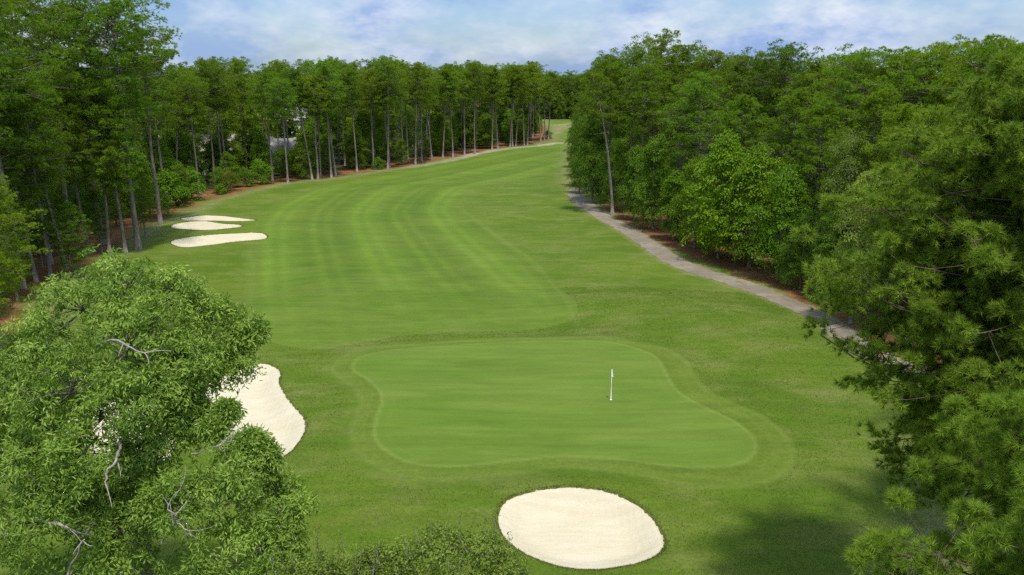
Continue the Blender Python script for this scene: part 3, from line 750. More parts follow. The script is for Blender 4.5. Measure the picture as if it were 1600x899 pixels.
# big dark crowns above the left corner
for px, top, dist, k, s in ((205,2,112,4,1.55),(150,6,118,4,1.5),(60,-10,108,4,1.5),(10,-30,96,2,1.4),(245,52,128,0,1.3),(100,20,128,4,1.5)):
    d = ray(px, 300); t = dist / math.hypot(d[0], d[1]); x, y = d[0] * t, d[1] * t
    z = H1(x, y); r = ray(px, top); ht = CAMZ + r[2] * (y / r[1]) - z
    e = plant('pine_tree', PINES[k], (x, y, z), R0.uniform(0, 6.28), (s, s, ht / 24), tuple(0.85 * c for c in pcol()))
    placed.append((x, y))
    tag(e, {205:'tallest dark pine with wide crown against the sky, top left',150:'dark wide-crowned pine just left of the tallest one',60:'dark towering pine with crown cut by the top edge, left',10:'dark pine in the very top left corner',245:'dark pine below and right of the tallest crown',100:'dark pine filling between the two tallest crowns'}[px], 'pine tree', 'tall dark pines at the top left')

for x, y, e in scatter(LWOOD, LEFT_EDGE, 4, 40, 7.6, 21, ((-120, 50), (12, 345)), 4.6):
    ob = plant('pine_tree', PINES[R0.randrange(6)], (x, y, H1(x, y)), R0.uniform(0, 6.28), R0.uniform(0.86, 1.06), pcol())
    tag(ob, f'pine deeper in left woods, behind the {ordinal(near_front(x, y))} edge trunk from the left', 'pine tree', 'pines deeper in the left woods')
for x, y, e in scatter(LWOOD, LEFT_EDGE, 3.0, 22, 5.6, 22, ((-80, 60), (12, 330)), 2.4):
    q = px_of(x, y)
    if 285 < q < 420 and e > 5 and y > 120 and R0.random() < .04: continue
    h = R0.uniform(0.46, 0.62) if 436 < q < 472 else R0.uniform(0.75, 1.25) if e > 7 else R0.uniform(0.45, 0.85)
    ob = plant('broadleaf_tree', BROAD[R0.randrange(5)], (x, y, H1(x, y)), R0.uniform(0, 6.28), h, tuple(1.15 * c for c in pcol()))
    tag(ob, f'leafy understorey tree in left woods, near {ordinal(near_front(x, y))} edge trunk from the left', 'broadleaf tree', 'leafy trees under the left pines')

# ------------------------------------------------------------------ right woods
RB = [  # px, py base, top py, proto, width factor, colour, label
    (905,303,235,3,0.9,(0.92,0.98,0.92),'dark leafy tree at the far bend of the cart path'),
    (925,318,190,0,0.9,(0.76,0.88,0.79),'tall dark leafy tree just behind the far bend of the path'),
    (960,330,225,1,0.85,(0.85,0.98,0.85),'dark round tree beside the leaning pine trunk'),
    (990,345,230,2,0.9,(0.85,0.95,0.85),'dark narrow leafy tree right of the leaning pine'),
    (1020,358,215,0,1.0,(0.95,1.07,0.92),'dark leafy tree where the path narrows'),
    (1052,376,270,4,1.0,(.95,1.05,.8),'mid-green leafy tree over the straw bank'),
    (1085,388,250,1,0.9,(1.1,1.15,.7),'green leafy tree left of the bright layered tree'),
    (1122,404,215,4,0.95,(1.25,1.32,.7),'bright green layered tree over the middle of the path'),
    (1170,418,235,4,1.0,(1.2,1.25,.7),'second bright layered tree, right of the brightest'),
    (1215,438,262,1,0.9,(1.00,1.16,0.92),'rounded green tree over the sunlit end of the path'),
    (1250,452,330,3,1.0,(0.85,0.98,0.92),'low dark tree hanging over the path straw'),
    (1292,470,335,3,1.0,(0.88,1.00,0.98),'low dark tree beside the near pine branches'),
    (1335,480,300,0,1.0,(0.98,1.10,0.98),'leafy tree half hidden by the near pine'),
    (1390,500,320,1,1.0,(0.98,1.10,0.98),'leafy tree mostly hidden behind the near pine'),
]
rb_xy = []
for px, py, top, k, wf, c, lab in RB:
    g = G(px, py); r = ray(px, top); ht = CAMZ + r[2] * (g.y / r[1]) - g.z; s = ht / 11
    e = plant('broadleaf_tree', BROAD[k], g, R0.uniform(0, 6.28), (s * wf * .92, s * wf * .92, s), c)
    tag(e, lab, 'broadleaf tree', 'leafy trees along the cart path'); placed.append((g.x, g.y)); rb_xy.append((g.x, g.y))
def over(name, meshes, px, top, dist, base_h, color, lab, cat, w=1.0):
    d = ray(px, 300); t = dist / math.hypot(d[0], d[1]); x, y = d[0] * t, d[1] * t; z = H1(x, y); r = ray(px, top)
    ht = CAMZ + r[2] * (y / r[1]) - z; s = ht / base_h
    e = plant(name, meshes, (x, y, z), R0.uniform(0, 6.28), (s * w, s * w, s), color); tag(e, lab, cat); placed.append((x, y)); return e
over('broadleaf_tree', GREY, 1325, 205, 84, 14, (1.7, 1.45, 5.0), 'grey-green feathery tree above the low dark trees', 'broadleaf tree', 1.0)
over('broadleaf_tree', YELL, 1352, 270, 74, 10, (2.3, 1.75, 6.5), 'pale yellowish flowering tree beside the near pine', 'broadleaf tree', 0.75)
over('broadleaf_tree', YELL, 1310, 405, 73, 10, (2.0, 1.6, 4.5), 'small pale sapling at the edge of the near pine', 'broadleaf tree', 0.7)

g = G(957, 336)
e = plant('pine_tree', pine_meshes(111, 24, 0.36, 3.0, 28, lean=-0.5, dead=11, low=0.5), g, 0.0, (1, 1, 0.92), (.85, .85, .85))
tag(e, 'leaning pine with crooked bare trunk by the far bend of the path', 'pine tree'); placed.append((g.x, g.y))
RP = [(950,100,138,2),(985,80,136,4),(1022,62,140,4),(1060,80,138,0),(1000,110,128,0),(1105,88,132,0),(1140,95,126,2),(1175,92,122,4),(1215,82,118,4),(1090,120,112,2),(1150,150,108,5),(1060,140,118,1),
      (1260,98,112,2),(1300,100,105,0),(1330,92,98,4),(1375,88,96,2),(1415,95,90,4),(1455,80,92,0),(1490,92,86,2),(1515,75,82,3),(1550,85,76,4),(1590,72,72,2),(1230,140,100,5),(1280,160,92,5),(1400,165,80,5),(1350,150,86,2),(1450,170,72,5)]
for i, (px, top, dist, k) in enumerate(RP):
    d = ray(px, 300); t = dist / math.hypot(d[0], d[1]); x, y = d[0] * t, d[1] * t; z = H1(x, y); r = ray(px, top)
    ht = CAMZ + r[2] * (y / r[1]) - z
    e = plant('pine_tree', PINES[k], (x, y, z), R0.uniform(0, 6.28), (0.6 * ht / 24 + .45, 0.6 * ht / 24 + .45, ht / 24), pcol())
    placed.append((x, y))
    tag(e, f'full green pine of the right woods, {ordinal(i)} of those rising behind the path trees' if px != 1022 else 'tallest pine of the right woods, crown highest against the sky', 'pine tree', 'pines rising over the right woods')
for i, (px, py, h, k, pk) in enumerate(((894,292,1.15,3,0),(896,276,1.2,0,2),(895,262,1.15,1,4),(896,250,1.25,2,1),(897,240,1.1,0,2),(897,231,1.2,3,0),(899,223,1.2,1,4),(900,216,1.1,2,2),(902,209,1.2,0,3),(903,203,1.2,3,2),(905,197,1.2,1,0))):
    g = G(px, py); e = plant('broadleaf_tree', BROAD[k], (g.x + 2.5, g.y, g.z), R0.uniform(0, 6.28), h, tuple(.85 * c for c in pcol())); placed.append((g.x + 2.5, g.y))
    tag(e, f'dark leafy tree at the right side of the far fairway, {ordinal(i)} beyond the path bend', 'broadleaf tree', 'leafy trees beyond the path bend')
    g2 = (g.x + 7 + 2 * (i % 2), g.y + 1.5); e = plant('pine_tree', PINES[pk], (*g2, H1(*g2)), R0.uniform(0, 6.28), R0.uniform(.92, 1.03), pcol()); placed.append(g2)
    tag(e, f'pine over the right side of the far fairway, {ordinal(i)} beyond the path bend', 'pine tree', 'pines beyond the path bend')
def near_rb(x, y): return min(range(len(rb_xy)), key=lambda i: (rb_xy[i][0] - x) ** 2 + (rb_xy[i][1] - y) ** 2)
for x, y, e in scatter(RWOOD, RIGHT_EDGE, 5, 52, 8.6, 31, ((6, 60), (110, 330)), 5.0):
    ob = plant('pine_tree', PINES[R0.randrange(6)], (x, y, H1(x, y)), R0.uniform(0, 6.28), R0.uniform(0.86, 1.02), pcol())
    tag(ob, f'pine in right woods behind the {ordinal(near_rb(x, y))} path-side leafy tree from the far bend', 'pine tree', 'pines deeper in the right woods')
for x, y, e in scatter(RWOOD, RIGHT_EDGE, 3.0, 20, 6.2, 32, ((6, 60), (70, 300)), 2.6):
    ob = plant('broadleaf_tree', BROAD[R0.randrange(5)], (x, y, H1(x, y)), R0.uniform(0, 6.28), R0.uniform(0.6, 1.1), tuple(.92 * c for c in pcol()))
    tag(ob, f'leafy tree inside right woods behind the {ordinal(near_rb(x, y))} path-side tree from the far bend', 'broadleaf tree', 'leafy trees inside the right woods')

# tree line closing the far end of the fairway
rng = np.random.default_rng(77)
for i in range(30):
    x = 4 + (i % 15) * 3.2 + rng.normal(0, .8); y = 418 + (i // 15) * 12 + rng.uniform(-4, 4)
    e = plant('pine_tree', PINES[int(rng.integers(6))], (x, y, 0), rng.uniform(0, 6.28), rng.uniform(0.82, 0.98), pcol())
    tag(e, 'pine in the far tree line closing off the end of the fairway', 'pine tree', 'far pines closing the fairway')
for i in range(34):
    x = 4 + (i % 17) * 2.7 + rng.normal(0, .6); y = 408 + (i // 17) * 7 + rng.uniform(-2, 2)
    e = plant('broadleaf_tree', BROAD[int(rng.integers(5))], (x, y, 0), rng.uniform(0, 6.28), rng.uniform(0.85, 1.25), tuple(.9 * c for c in pcol()))
    tag(e, 'dark leafy tree under the far pines at the end of the fairway', 'broadleaf tree', 'leafy trees closing the fairway')

for px, dist, h, k in ((318, 178, .85, 0), (338, 184, .7, 1), (352, 180, .95, 3), (370, 182, .75, 2), (388, 188, .9, 0), (405, 190, .8, 4), (440, 186, .55, 1), (462, 188, .5, 3)):
    d = ray(px, 300); t = dist / math.hypot(d[0], d[1]); x, y = d[0] * t, d[1] * t
    e = plant('broadleaf_tree', BROAD[k], (x, y, H1(x, y)), R0.uniform(0, 6.28), h, tuple(1.05 * c for c in pcol()))
    tag(e, f'leafy tree screening the white houses, {ordinal((318, 338, 352, 370, 388, 405, 440, 462).index(px))} from the bunkers side', 'broadleaf tree', 'leafy trees in front of the houses')
# shrubs on the left edge
for px, py, s, k, c, lab in ((356,302,1.6,1,(1.1,.85,.9),'brownish shrub on the straw beside the left bunkers'),(345,306,.7,0,(1.2,1.35,.8),'small bright shrub in front of the brownish one'),(408,290,1.7,0,(1.1,1.25,.8),'large bright shrub beneath the grey-roofed house'),(385,294,1.3,0,(.95,1.1,.8),'mid-sized shrub left of the large bright one'),
                            (592,267,1.0,0,(1.0,1.2,.8),'round shrub between slender trunks on the straw'),(524,276,.5,1,(1.1,1.2,.8),'tiny shrub at the foot of paired pine trunks'),(822,228,.7,0,(.9,1.0,.8),'small shrub at the foot of far paired trunks'),(856,219,1.0,0,(.8,.9,.8),'low shrub at the foot of the last pine by the sandy mound'),
                            (300,314,2.0,0,(1.0,1.2,.7),'broad bright shrub left of the brownish one'),(262,326,2.2,0,(1.0,1.2,.7),'tall leafy shrub above the top bunker'),(236,342,2.0,1,(.9,1.1,.7),'dark leafy shrub left of the top bunker')):
    g = G(px, py - 2); e = plant('shrub', BUSH[k], g, R0.uniform(0, 6), s, c); tag(e, lab, 'shrub')

# far woods: uncountable canopy out to the horizon
def far_woods():
    rng = np.random.default_rng(9); ge = Geo(); C = []
    for _ in range(3600):
        d = math.exp(rng.uniform(math.log(150), math.log(2600))); a = math.radians(rng.uniform(-37, 37))
        x, y = d * math.sin(a), d * math.cos(a)
        C.append((x, y, d))
    C = np.array(C)
    dl = sdf(C[:, 0], C[:, 1], LWOOD); dr = sdf(C[:, 0], C[:, 1], RWOOD)
    k = (((dl < -38) | (dr < -50)) | (C[:, 1] > 465)) & (np.hypot(C[:, 0], C[:, 1]) > 150)
    C = C[k]
    for x, y, d in C:
        h = rng.uniform(17.5, 21.8); m = int(np.clip(26000 / d, 14, 90)); s = rng.uniform(2.4, 3.6) * (1 + d / 2600)
        dv = unit(rng.normal(size=(m, 3)) + [0, 0, .5]); P = np.array([x, y, h - 3.2]) + dv * np.array([s, s, 3.0]) * rng.uniform(.5, 1, (m, 1))
        q = np.clip(d / 330, 0.9, 4)
        add_leaves(ge, P, unit(rng.normal(size=(m, 3))), unit(dv + rng.normal(0, .3, (m, 3))), 1.1 * q, 0.9 * q, rng)
        ge.tube([[x, y, -.5], [x, y, h - 3]], [0.2, 0.12], 4, False)
        if d < 420:
            m2 = 90; dv = unit(rng.normal(size=(m2, 3))); P = np.array([x, y, 6.0]) + dv * np.array([3.4, 3.4, 5.6]) * rng.uniform(.4, 1, (m2, 1))
            add_leaves(ge, P, unit(rng.normal(size=(m2, 3))), unit(dv + rng.normal(0, .3, (m2, 3))), 1.5, 1.2, rng, np.clip(rng.normal(.15, .12, m2), 0, 1))
    tag(obj('far_woodland', ge.mesh('far_woodland', M_NEEDLE)), 'distant pine canopy running to the horizon', 'woodland', kind='stuff')
far_woods()

# ------------------------------------------------------------------ houses behind the left pines
M_WALL = plain_mat('white_siding', (0.70, 0.69, 0.66), (0.80, 0.79, 0.77), 1.5, 0.6)
M_ROOF = plain_mat('grey_shingles', (0.20, 0.195, 0.19), (0.34, 0.33, 0.32), 2.5, 0.9)
M_ROOF2 = plain_mat('tan_shingles', (0.30, 0.255, 0.21), (0.42, 0.37, 0.31), 2.5, 0.9)
M_GLASS = plain_mat('window_glass', (0.03, 0.04, 0.05), (0.06, 0.07, 0.08), 1, 0.1, 0.6)
M_TRIM = plain_mat('white_trim', (0.78, 0.78, 0.77), (0.84, 0.84, 0.83), 3, 0.5)
def house(px, py, dist, w, d, wall_h, ridge, rz, roofm, lab):
    r = ray(px, py); t = dist / math.hypot(r[0], r[1]); x, y = r[0] * t, r[1] * t
    e = empty('house', (x, y, 0)); e.rotation_euler.z = rz; tag(e, lab, 'house', 'houses behind the left pines')
    a, b = w / 2, d / 2
    ge = Geo(); ge.box((-a, -b, -0.3), (a, b, wall_h))
    for s in (-1, 1):
        ge.add([(s * a, -b, wall_h), (s * a, b, wall_h), (s * a, 0, ridge - .15)], [(0, 1, 2)] if s > 0 else [(0, 2, 1)])
    obj('wall', ge.mesh('wall', M_WALL, False), e)
    ge = Geo(); o = 0.5; dz = (ridge - wall_h) * o / b
    for s in (-1, 1):
        q = [(-a - o, s * (b + o), wall_h - dz), (a + o, s * (b + o), wall_h - dz), (a + o, 0, ridge), (-a - o, 0, ridge)]
        V = np.array(q + [(p[0], p[1], p[2] + .18) for p in q])
        ge.add(V, [(0,1,2,3),(7,6,5,4),(0,4,5,1),(1,5,6,2),(3,2,6,7),(0,3,7,4)])
    rf = obj('roof', ge.mesh('roof', roofm, False), e)
    ge = Geo(); ge.box((a * .4 - .5, -.5, ridge - 1.2), (a * .4 + .5, .5, ridge + 1.1)); ge.box((a * .4 - .6, -.6, ridge + 1.1), (a * .4 + .6, .6, ridge + 1.25))
    obj('chimney', ge.mesh('chimney', M_ROOF2, False), rf)
    for s in (-1, 1):
        ge = Geo(); y0, z0, z1 = s * (b + o + .02), wall_h - dz, ridge
        for sx in (-1, 1):
            X = sx * (a + o + .03)
            ge.add([(X - .04, y0, z0 - .12), (X + .04, y0, z0 - .12), (X + .04, 0, z1 - .12), (X - .04, 0, z1 - .12), (X - .04, y0, z0 + .22), (X + .04, y0, z0 + .22), (X + .04, 0, z1 + .22), (X - .04, 0, z1 + .22)],
                   [(0,3,2,1),(4,5,6,7),(0,1,5,4),(1,2,6,5),(2,3,7,6),(3,0,4,7)])
        obj('fascia', ge.mesh('fascia', M_TRIM, False), rf)
    n = max(3, int(w / 3.2)); fl = 2 if wall_h > 4.6 else 1
    for f in range(fl):
        for i in range(n):
            cx = -a + (i + .5) * w / n; z0 = 0.9 + f * 2.9
            for s in (-1,):
                g1 = Geo()
                for lo, hi in (((cx - .62, -.0, z0 - .08), (cx - .52, .0, z0 + 1.5)), ((cx + .52, 0, z0 - .08), (cx + .62, 0, z0 + 1.5)), ((cx - .52, 0, z0 + 1.4), (cx + .52, 0, z0 + 1.5)), ((cx - .52, 0, z0 - .08), (cx + .52, 0, z0 + .02)), ((cx - .03, 0, z0 + .02), (cx + .03, 0, z0 + 1.4))):
                    g1.box((lo[0], -b - .07, lo[2]), (hi[0], -b - .003, hi[2]))
                wo = obj('window', g1.mesh('window', M_TRIM, False), e)
                g2 = Geo(); g2.box((cx - .52, -b - .035, z0 + .02), (cx + .52, -b - .005, z0 + 1.4)); obj('pane', g2.mesh('pane', M_GLASS, False), wo)
house(452, 250, 205, 13, 9, 3.4, 6.6, 0.35, M_ROOF, 'white house with grey gable roof showing between slender pines')
house(470, 200, 262, 14, 10, 8.6, 13.2, 0.5, M_ROOF, 'tall white house glimpsed higher up behind the grey roof')
house(330, 262, 196, 20, 9, 5.6, 8.6, 0.25, M_ROOF2, 'long white house in fragments behind trunks near the bunkers')
house(395, 262, 212, 12, 9, 3.6, 6.8, -0.3, M_ROOF2, 'low white house with tan roof left of the grey roof')

# ------------------------------------------------------------------ foreground oak, bottom left
def oak():
    lob = [(200,455,29,1.7),(130,485,28.5,1.7),(270,478,29,1.5),(325,505,29.5,1.2),(75,545,28.5,1.6),(383,520,30,0.75),(200,545,27.5,1.9),(300,560,28,1.2),(20,612,28.5,1.6),(-60,650,29,1.8),(110,615,27,1.9),(225,625,26.8,1.4),(355,575,29.3,0.85),
           (30,715,27,1.8),(135,710,26.5,1.3),(375,735,27,1.25),(432,795,27.5,1.1),(300,775,26.5,1.3),(415,850,27,1.4),(190,830,27.8,1.3),(60,815,27,1.6),(-40,790,28,2.0),(330,880,27,1.5),(100,910,27,1.7),(225,920,27,1.5),(452,900,28,1.0),(150,590,31,1.9),(0,690,31,1.9),(290,640,28,.7),(332,668,27.4,.30),(352,640,27.7,.22),(392,690,27.2,.45),(372,702,27.1,.4),(412,706,27.3,.35),(160,655,27.6,1.3),(215,715,27.4,.8),(110,770,26.6,1.3),(250,775,27.2,1.0),(60,660,28,1.6),(180,770,28.2,1.0),(30,600,30.5,1.8),(235,590,28.5,1.5),(262,680,27.6,.9),(232,640,27.3,1.1),(285,610,27.8,.7)]
    L = [np.append(cpt(a, b, c), r) for a, b, c, r in lob]
    c = cpt(205, 720, 28.6); base = Vector((c[0], c[1], H1(c[0], c[1])))
    L = [q - np.array([base.x, base.y, base.z, 0]) for q in L]
    tw, cr = broad_meshes(401, 15, 6, lobes=L, sprays=58, per=54, L=0.19, Wd=0.056, srad=0.38, mat=M_OAK, trunk_r=0.30, droop=0.25, flatn=0.35, twigs=16, wild=0.75, omix=0.8, tvar=0.26)
    e = plant('oak_tree', (tw, cr), base)
    tag(e, 'big willow oak with narrow leaves and dead grey branches, front left', 'oak tree')
    rng = np.random.default_rng(3)
    def dead(pts, r0, tw):
        ge = Geo(); P = np.array([cpt(*p) for p in pts]) - np.array(base)
        Q = spline(P, 4, False); Q += rng.normal(0, 0.03, Q.shape); ge.tube(Q, np.linspace(r0, r0 * 0.35, len(Q)), 6)
        for k in range(tw):
            i = rng.integers(len(Q) // 3, len(Q)); d = rng.normal(0, 0.42, 3)
            ge.tube(bez(Q[i], Q[i] + d * .6, Q[i] + d + rng.normal(0, .12, 3), 4), np.linspace(r0 * .45, r0 * .15, 4), 4, False)
        tag(obj('dead_limb', ge.mesh('dead_limb', M_DEAD, False), e), 'bare weathered grey limb')
    dead([(150,540,27),(178,530,25.6),(205,546,25.4),(230,554,25.3)], .05, 4)
    dead([(192,690,27),(182,715,25.2),(168,740,24.9),(167,766,24.7)], .058, 3)
    dead([(250,850,26.5),(275,815,25),(262,790,24.8),(280,765,24.8)], .034, 7)
    dead([(275,815,25),(290,825,24.9),(300,838,24.8)], .026, 5)
    dead([(10,838,25.8),(-15,830,25.4),(-30,822,25)], .07, 2)
    dead([(60,812,26.4),(100,822,25.6),(140,838,26.5)], .08, 3)
    dead([(300,710,27),(340,695,26.4),(365,690,26)], .024, 6)
    dead([(105,899,26),(122,862,25.4),(132,840,25.3)], .05, 2)
oak()

# ------------------------------------------------------------------ small twiggy tree, bottom centre
def twiggy(seed, lob, basepx, lab, col):
    L = [np.append(cpt(a, b, c), r) for a, b, c, r in lob]
    c = cpt(*basepx); base = Vector((c[0], c[1], H1(c[0], c[1])))
    L = [q - np.array([base.x, base.y, base.z, 0]) for q in L]
    tw, cr = broad_meshes(seed, 8, 3, lobes=L, sprays=60, per=28, L=0.105, Wd=0.055, srad=0.30, mat=M_SHRUB, trunk_r=0.11, droop=-0.25, flatn=0.1, twigs=10)
    e = plant('small_tree', (tw, cr), base, color=col)
    tag(e, lab, 'small tree')
    rng = np.random.default_rng(seed); ge = Geo(); fol = Geo(); P, D = [], []
    for q in L:
        for k in range(9):
            s = q[:3] + rng.normal(0, .45, 3) * q[3]; h = rng.uniform(.7, 1.35) * q[3]
            d = np.array([rng.normal(0, .16), rng.normal(0, .16), 1.0]) * h
            tp_ = bez(s, s + d * .5 + rng.normal(0, .08, 3), s + d, 6); ge.tube(tp_, np.linspace(.016, .005, 6), 4, False)
            for i in (2, 3, 4, 5):
                m = 9; P.append(tp_[i] + rng.normal(0, .05, (m, 3))); D.append(rng.normal(0, 1, (m, 3)) + [0, 0, .5])
    P, D = np.concatenate(P), np.concatenate(D)
    add_leaves(fol, P, D, unit(rng.normal(size=P.shape) + [0, 0, .6]), .085, .042, rng)
    tag(obj('shoots', ge.mesh('shoots', M_DEAD, False), e), 'pale upright bare shoots')
    o = obj('shoot_leaves', fol.mesh('shoot_leaves', M_SHRUB), e); o.color = (*col, 1)
twiggy(501, [(690,862,24,.75),(750,868,24,.7),(785,900,24,.7),(640,885,24,.7),(590,885,24.3,.6),(545,905,24.3,.75),(700,930,23.5,.9),(600,945,23.5,1),(790,950,24,.9)], (680, 960, 24.2), 'small twiggy tree with upright pale shoots beside the front bunker', (1, 1, 1))
twiggy(502, [(500,905,23.5,.7),(455,915,23.5,.7),(520,960,23,1),(430,960,23,1.0)], (475, 970, 23.6), 'sparser twiggy tree between the oak and the taller twiggy tree', (.95, .95, .9))

# ------------------------------------------------------------------ near pines, right
def near_pine(seed, x, y, Ht, zs, rl, lab, nbr, cf, col, rback=3.6, tuf=17, per=46, L=0.34, Wd=0.017, csize=.8, back=.5):
    zb = H1(x, y)
    def reach(h, az):
        left = max(0.0, math.cos(az - math.radians(170)))
        return float(np.interp(h, zs, rl)) * (back + (1 - back) * left ** 0.8)
    m = pine_meshes(seed, Ht, cf, 5.0, nbr, clumps=9, tufts=tuf, per=per, L=L, Wd=Wd, mat=M_NEEDLE_NEAR, reach=reach, dead=16, csize=csize, thick=0.27)
    m[0].materials.clear(); m[0].materials.append(M_TWIG)
    e = plant('pine_tree', m, (x, y, zb), 0, 1, col)
    tag(e, lab, 'pine tree', 'near pines at the right edge')
near_pine(601, 14.6, 18.6, 13.0, [3, 5, 7, 9, 10.5, 12, 13.5], [4.0, 4.9, 5.3, 5.1, 4.4, 3.0, 1.2], 'nearest long-needled pine at the lower right, branches over the grass', 84, 0.80, (1.2, 1.3, 1.15), tuf=26, per=52, L=.30, Wd=.014, csize=.72)
near_pine(602, 18.6, 26.6, 21.6, [6.5, 8, 9.6, 11.8, 13.4, 15, 17, 19, 20.4, 21.6], [3.7, 4.7, 5.7, 7.1, 7.6, 7.7, 6.2, 4.5, 3.0, 1.5], 'long-needled pine behind the nearest one, reaching the path', 310, 0.66, (1.15, 1.2, 1.05), tuf=21, per=32, L=.28, Wd=.021, csize=.80, back=.36)
near_pine(603, 33.5, 42.0, 24.0, [6, 8, 10, 12, 14, 16, 18, 20, 22, 24.5], [3.5, 4.6, 5.6, 6.4, 7.0, 7.0, 6.2, 5.2, 3.6, 1.4], 'third long-needled pine at the right edge, crown above the horizon', 90, 0.80, (1.15, 1.2, 1.0), per=24, L=.30, Wd=.03, tuf=20, csize=.95)
near_pine(604, 25.5, 31.5, 23.4, [8, 10, 12, 14, 16, 18, 20, 21.6, 23.4], [4, 5, 6, 6.6, 6.4, 5.6, 4.4, 3.2, 1.2], 'long-needled pine at the right edge between the path-reaching one and the third', 130, 0.72, (1.15, 1.2, 1.0), per=26, L=.31, Wd=.026, tuf=24, csize=.9)

# ------------------------------------------------------------------ flag, posts, edging, leaning log
M_WHITE = plain_mat('white_paint', (0.82, 0.82, 0.80), (0.86, 0.86, 0.84), 4, 0.4)
M_CLOTH = plain_mat('white_cloth', (0.80, 0.80, 0.80), (0.86, 0.86, 0.85), 8, 0.8, 0.1)
M_BLACK = plain_mat('black_timber', (0.018, 0.016, 0.014), (0.04, 0.035, 0.03), 6, 0.8, 0.2)
M_CUP = plain_mat('cup_liner', (0.75, 0.75, 0.73), (0.8, 0.8, 0.78), 8, 0.5)
g = G(954.5, 625)
fl = empty('flagstick', g); tag(fl, 'white flagstick with limp white flag standing in the hole on the green', 'flagstick')
ge = Geo(); ge.tube([(0, 0, -.1), (0, 0, 1.1), (0, 0, 2.22)], [.023, .021, .016], 10); ge.tube([(0, 0, 2.22), (0, 0, 2.25)], [.024, .018], 10); obj('pole', ge.mesh('pole', M_WHITE, False), fl)
ge = Geo(); nu, nv = 11, 12; V = np.zeros((nv, nu, 3))
for j in range(nv):
    t = j / (nv - 1)
    for i in range(nu):
        s = i / (nu - 1)
        w = 0.02 + 0.13 * t
        V[j, i] = (0.022 + s * w * 1.05 - .12 * s * (t < 0) - 0.05 * t * (1 - s), 0.045 * math.sin(s * 9 + t * 2) * (0.25 + t) + 0.02 * math.sin(3 * t), 2.20 - t * 0.46 - 0.08 * s * (1 - abs(2 * t - 1)) - 0.10 * s * t)
idx = np.arange(nu * nv).reshape(nv, nu)
Q = np.stack([idx[:-1, :-1], idx[:-1, 1:], idx[1:, 1:], idx[1:, :-1]], -1).reshape(-1, 4)
Vf = V.reshape(-1, 3); n0 = len(Vf); Vb = Vf + np.array([0, .004, 0]); ge.add(np.concatenate([Vf, Vb]), np.concatenate([Q, Q[:, ::-1] + n0]), None, True)
obj('flag', ge.mesh('flag', M_CLOTH, False), fl)
ge = Geo(); an = np.linspace(0, 2 * math.pi, 25)
ge.tube(np.stack([.066 * np.cos(an), .066 * np.sin(an), np.full(25, .012)], 1), .014, 6, False); ge.tube([(0, 0, -.12), (0, 0, .004)], [.06, .06], 14)
obj('cup', ge.mesh('cup', M_CUP, False), fl)

for px, py, lab in ((1284, 524, 'black short post at the far end of the path edging'), (1314, 541, 'black short post nearer the big pine by the path')):
    g = G(px, py); e = empty('marker_post', g); tag(e, lab, 'post', 'short posts beside the path')
    ge = Geo(); ge.tube([(0, 0, -.2), (0, 0, .40)], [.075, .07], 10); obj('post', ge.mesh('post', M_BLACK, False), e)
    ge = Geo(); ge.tube([(0, 0, .40), (0, 0, .43), (0, 0, .47), (0, 0, .485)], [.085, .085, .05, .01], 10); obj('cap', ge.mesh('cap', M_BLACK, False), e)
ge = Geo(); pts = [G(*p) for p in ((1283, 525), (1300, 536), (1316, 546), (1334, 560))]
for a, b in zip(pts[:-1], pts[1:]):
    a3, b3 = np.array(a), np.array(b); t = unit(b3 - a3); n = np.array([t[1], -t[0], 0]) * .05
    a3 = a3 + t * .02; b3 = b3 - t * .02
    V = [a3 - n, b3 - n, b3 + n, a3 + n]; V = np.array([v - [0, 0, .15] for v in V] + [v + [0, 0, .09] for v in V])
    ge.add(V, [(0,3,2,1),(4,5,6,7),(0,1,5,4),(1,2,6,5),(2,3,7,6),(3,0,4,7)])
tag(obj('timber_edging', ge.mesh('timber_edging', M_BLACK, False)), 'low dark timber edging along the near end of the cart path', 'edging')
a, b = G(660, 255.5), G(651, 256.5)
ge = Geo(); p0 = np.array([a.x, a.y, a.z + .1]); p1 = np.array([b.x, b.y, b.z + 2.3]); ge.tube(bez(p0, (p0 + p1) / 2 + [0, 0, .12], p1, 6), np.linspace(.16, .10, 6), 8)
ge.tube(bez((p0 + p1) / 2, (p0 + p1) / 2 + [.3, 0, .3], (p0 + p1) / 2 + [.5, .1, .9], 4), np.linspace(.05, .02, 4), 5)
tag(obj('leaning_log', ge.mesh('leaning_log', M_BARK2, False)), 'broken log leaning against a pine trunk on the left straw edge', 'log')

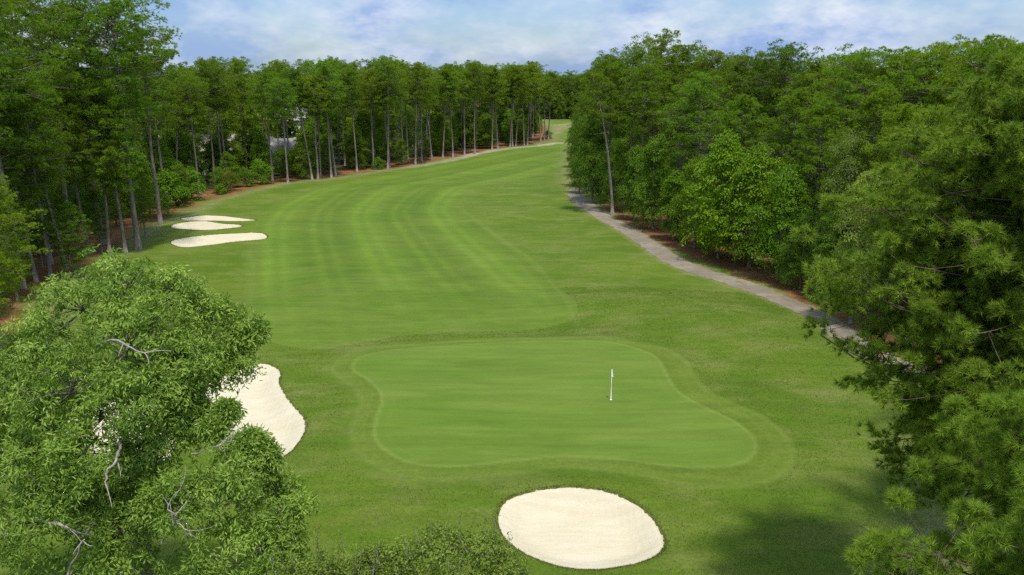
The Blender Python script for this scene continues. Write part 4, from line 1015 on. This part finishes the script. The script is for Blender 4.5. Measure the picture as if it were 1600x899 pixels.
# ------------------------------------------------------------------ grass blades: ragged turf round the sand and longer tufts in the rough
def blades():
    rng = np.random.default_rng(8); ge = Geo(); P = []
    for B, n in zip(BUNKERS, (9000, 9000, 3000, 3000, 3000)):
        Q = spline(B, 4); Nn = np.roll(Q, -1, 0) - Q
        i = rng.integers(len(Q), size=n); t = rng.uniform(0, 1, (n, 1)); q = Q[i] + Nn[i] * t
        cc = B.mean(0); o = unit(np.stack([Nn[i][:, 1], -Nn[i][:, 0]], 1))
        test = sdf(q[:, 0] + o[:, 0] * .1, q[:, 1] + o[:, 1] * .1, B); o[test < 0] *= -1
        P.append(q + o * (np.abs(rng.normal(0, .14, (n, 1))) - .02))
    P = np.concatenate(P); z = H(P[:, 0], P[:, 1]); n = len(P)
    P3 = np.column_stack([P, z - .02]); d = unit(rng.normal(0, .5, (n, 3)) + [0, 0, 1]); L = rng.uniform(.06, .15, (n, 1))
    sd = unit(np.cross(d, rng.normal(size=(n, 3)))) * .012
    ge.add(np.stack([P3 - sd, P3 + sd, P3 + d * L], 1).reshape(-1, 3), np.arange(n * 3).reshape(-1, 3), np.repeat(np.clip(rng.normal(.5, .25, n), 0, 1), 3))
    n = 420000; r = np.sqrt(rng.uniform(27 ** 2, 82 ** 2, n)); a = np.radians(rng.uniform(-36, 36, n)); x, y = r * np.sin(a), r * np.cos(a)
    ok = (sdf(x, y, GREEN, 4) > 2.3) & (sdf(x, y, FAIR, 2) > .6) & (seg_dist(x, y, PATH, False) > 1.7)
    for B in BUNKERS: ok &= sdf(x, y, B, 1) > .05
    x, y = x[ok], y[ok]; z = H(x, y); n = len(x); P3 = np.column_stack([x, y, z - .015])
    clump = 0.5 + 0.5 * np.sin(x * 1.9 + 2 * np.sin(y * .9)) * np.sin(y * 2.3 + 1.5 * np.sin(x * .7))
    d = unit(rng.normal(0, .75, (n, 3)) + [0, 0, .8]); L = (rng.uniform(.05, .11, n) * (.7 + .6 * clump))[:, None]
    sd = unit(np.cross(d, rng.normal(size=(n, 3)))) * .022
    ge.add(np.stack([P3 - sd, P3 + sd, P3 + d * L], 1).reshape(-1, 3), np.arange(n * 3).reshape(-1, 3), np.repeat(np.clip(rng.normal(.45, .28, n), 0, 1), 3))
    tag(obj('grass', ge.mesh('grass', M_BLADE)), 'ragged grass blades of the rough and round the sand bunkers', 'grass', kind='stuff')
blades()
